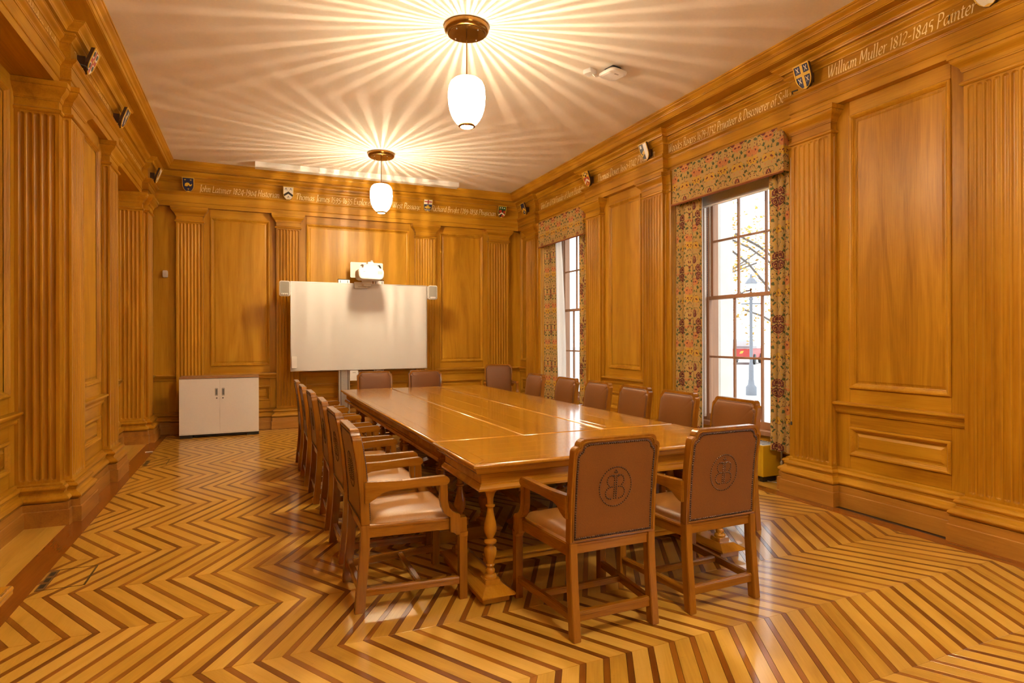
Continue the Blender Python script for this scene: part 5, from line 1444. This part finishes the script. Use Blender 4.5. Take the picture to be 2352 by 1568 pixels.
lettering(wall_left, T_left, 1, 3.95, 5.72, 3.692, 'Tobias Matthew 1546-1628 Archbishop of York', -0.075)
lettering(wall_left, T_left, 1, 5.90, 7.30, 3.690, 'Thomas Chatterton 1752-1770 Poet')
lettering(wall_left, T_left, 1, 7.72, 9.58, 3.692, 'Robert Southey 1774-1843 Poet Laureate', -0.075)

# ================================================================== OUTSIDE
M['paving'] = plain('pale_paving', (0.55, 0.53, 0.50), 0.9, var=0.1, bscale=2)
M['stone'] = plain('pale_stone', (0.60, 0.57, 0.52), 0.9, var=0.06, bscale=3)
M['leaf'] = plain('autumn_leaf', (0.50, 0.27, 0.03), 0.7, var=0.4, bscale=1.5)
M['bark'] = plain('grey_bark', (0.16, 0.13, 0.11), 0.9, var=0.3, bscale=8)
M['iron'] = plain('grey_iron', (0.20, 0.21, 0.24), 0.6)
M['redpaint'] = plain('red_paint', (0.45, 0.04, 0.03), 0.4)
M['carwhite'] = plain('pale_van_paint', (0.5, 0.5, 0.52), 0.4)
gr = tag(MB().box(5.6, 90, -40, 90, -0.45, -0.35).build('ground', 'paving'), kind='structure')
def tree(x, y, h, label, seed, nl=2600):
    rnd = random.Random(seed)
    t = tag(empty('street_tree', (x, y, -0.35)), label, 'tree', 'autumn trees outside')
    mb = MB(); mb.tube([(0, 0, 0), (0.05, 0.03, h * 0.22), (0.0, 0.1, h * 0.45), (0.1, 0.0, h * 0.75)], 0.16, 8); tr = mb.build('trunk', 'bark', t, smooth=60)
    tips = []
    for k in range(11):
        a = rnd.uniform(0, 2 * PI); z0 = h * rnd.uniform(0.25, 0.55); l = h * rnd.uniform(0.25, 0.42)
        e = (math.cos(a) * l * 0.8, math.sin(a) * l * 0.8, z0 + l * rnd.uniform(0.2, 0.8))
        MB().tube([(0, 0.05, z0), (e[0] * 0.5, e[1] * 0.5, z0 + (e[2] - z0) * 0.6), e], 0.045, 6).build('branch', 'bark', t, smooth=60); tips.append(e)
    mb = MB()
    for k in range(nl):
        c = rnd.choice(tips); r_ = h * 0.15
        d = Vector((rnd.gauss(0, 1), rnd.gauss(0, 1), rnd.gauss(0, 0.8))) * r_ * 0.75
        q = Vector(c) + d; s_ = rnd.uniform(0.05, 0.11)
        u_ = Vector((rnd.gauss(0, 1), rnd.gauss(0, 1), rnd.gauss(0, 1))).normalized(); v_ = u_.orthogonal().normalized()
        mb.add([q - u_ * s_, q + v_ * s_ * 0.6, q + u_ * s_, q - v_ * s_ * 0.6], [(0, 1, 2, 3)])
    tag(mb.build('foliage', 'leaf', t), kind='stuff')
tree(19.0, 17.4, 8.5, 'tree with yellow autumn leaves outside, right behind the street lamp', 2)
tree(24.0, 27.5, 9.5, 'thinner yellow tree farther off outside, seen left of the street lamp', 4, 1300)
lp = tag(empty('street_lamp', (14.0, 13.97, -0.35)), 'iron street lamp with a glass lantern seen through the near window', 'street lamp')
MB().lathe([(0.16, 0), (0.16, 0.25), (0.10, 0.32), (0.075, 0.5), (0.07, 0.9), (0.05, 1.0), (0.045, 2.9), (0.07, 2.95), (0.04, 3.0)], 12).build('post', 'iron', lp, smooth=40)
MB().lathe([(0.08, 3.0), (0.17, 3.40), (0.17, 3.42)], 6).build('lantern', 'carwhite', lp)
MB().lathe([(0.20, 3.42), (0.10, 3.56), (0.03, 3.60), (0.03, 3.70)], 6).build('lantern_roof', 'iron', lp)
MB().tube([(-0.2, 0.2, 2.8), (0.2, -0.2, 2.8)], 0.02, 6).build('ladder_bar', 'iron', lp)
pc = tag(empty('stone_pier', (8.2, 8.95, -0.35)), 'pale stone pier outside the near window', 'pier')
MB().box(-0.16, 0.16, -0.16, 0.16, 0, 4.6).build('shaft', 'stone', pc, 0.01)
MB().box(-0.20, 0.20, -0.20, 0.20, 0, 0.25).build('base', 'stone', pc, 0.01)
vn = tag(empty('parked_van', (30, 30.5, -0.35), R(35)), 'small red and white vehicle parked far off outside', 'vehicle')
MB().box(-1.9, 1.9, -0.8, 0.8, 0.35, 1.0).build('body', 'redpaint', vn, 0.08)
MB().box(-1.2, 1.3, -0.72, 0.72, 1.0, 1.6).build('cabin', 'carwhite', vn, 0.15)
for a in (-1.2, 1.2):
    for b in (-0.78, 0.78): MB().lathe([(0.32, -0.1), (0.34, 0), (0.32, 0.1)], 16).build('wheel', 'black', vn, smooth=40, loc=(a, b, 0.34)).rotation_euler = (PI / 2, 0, 0)
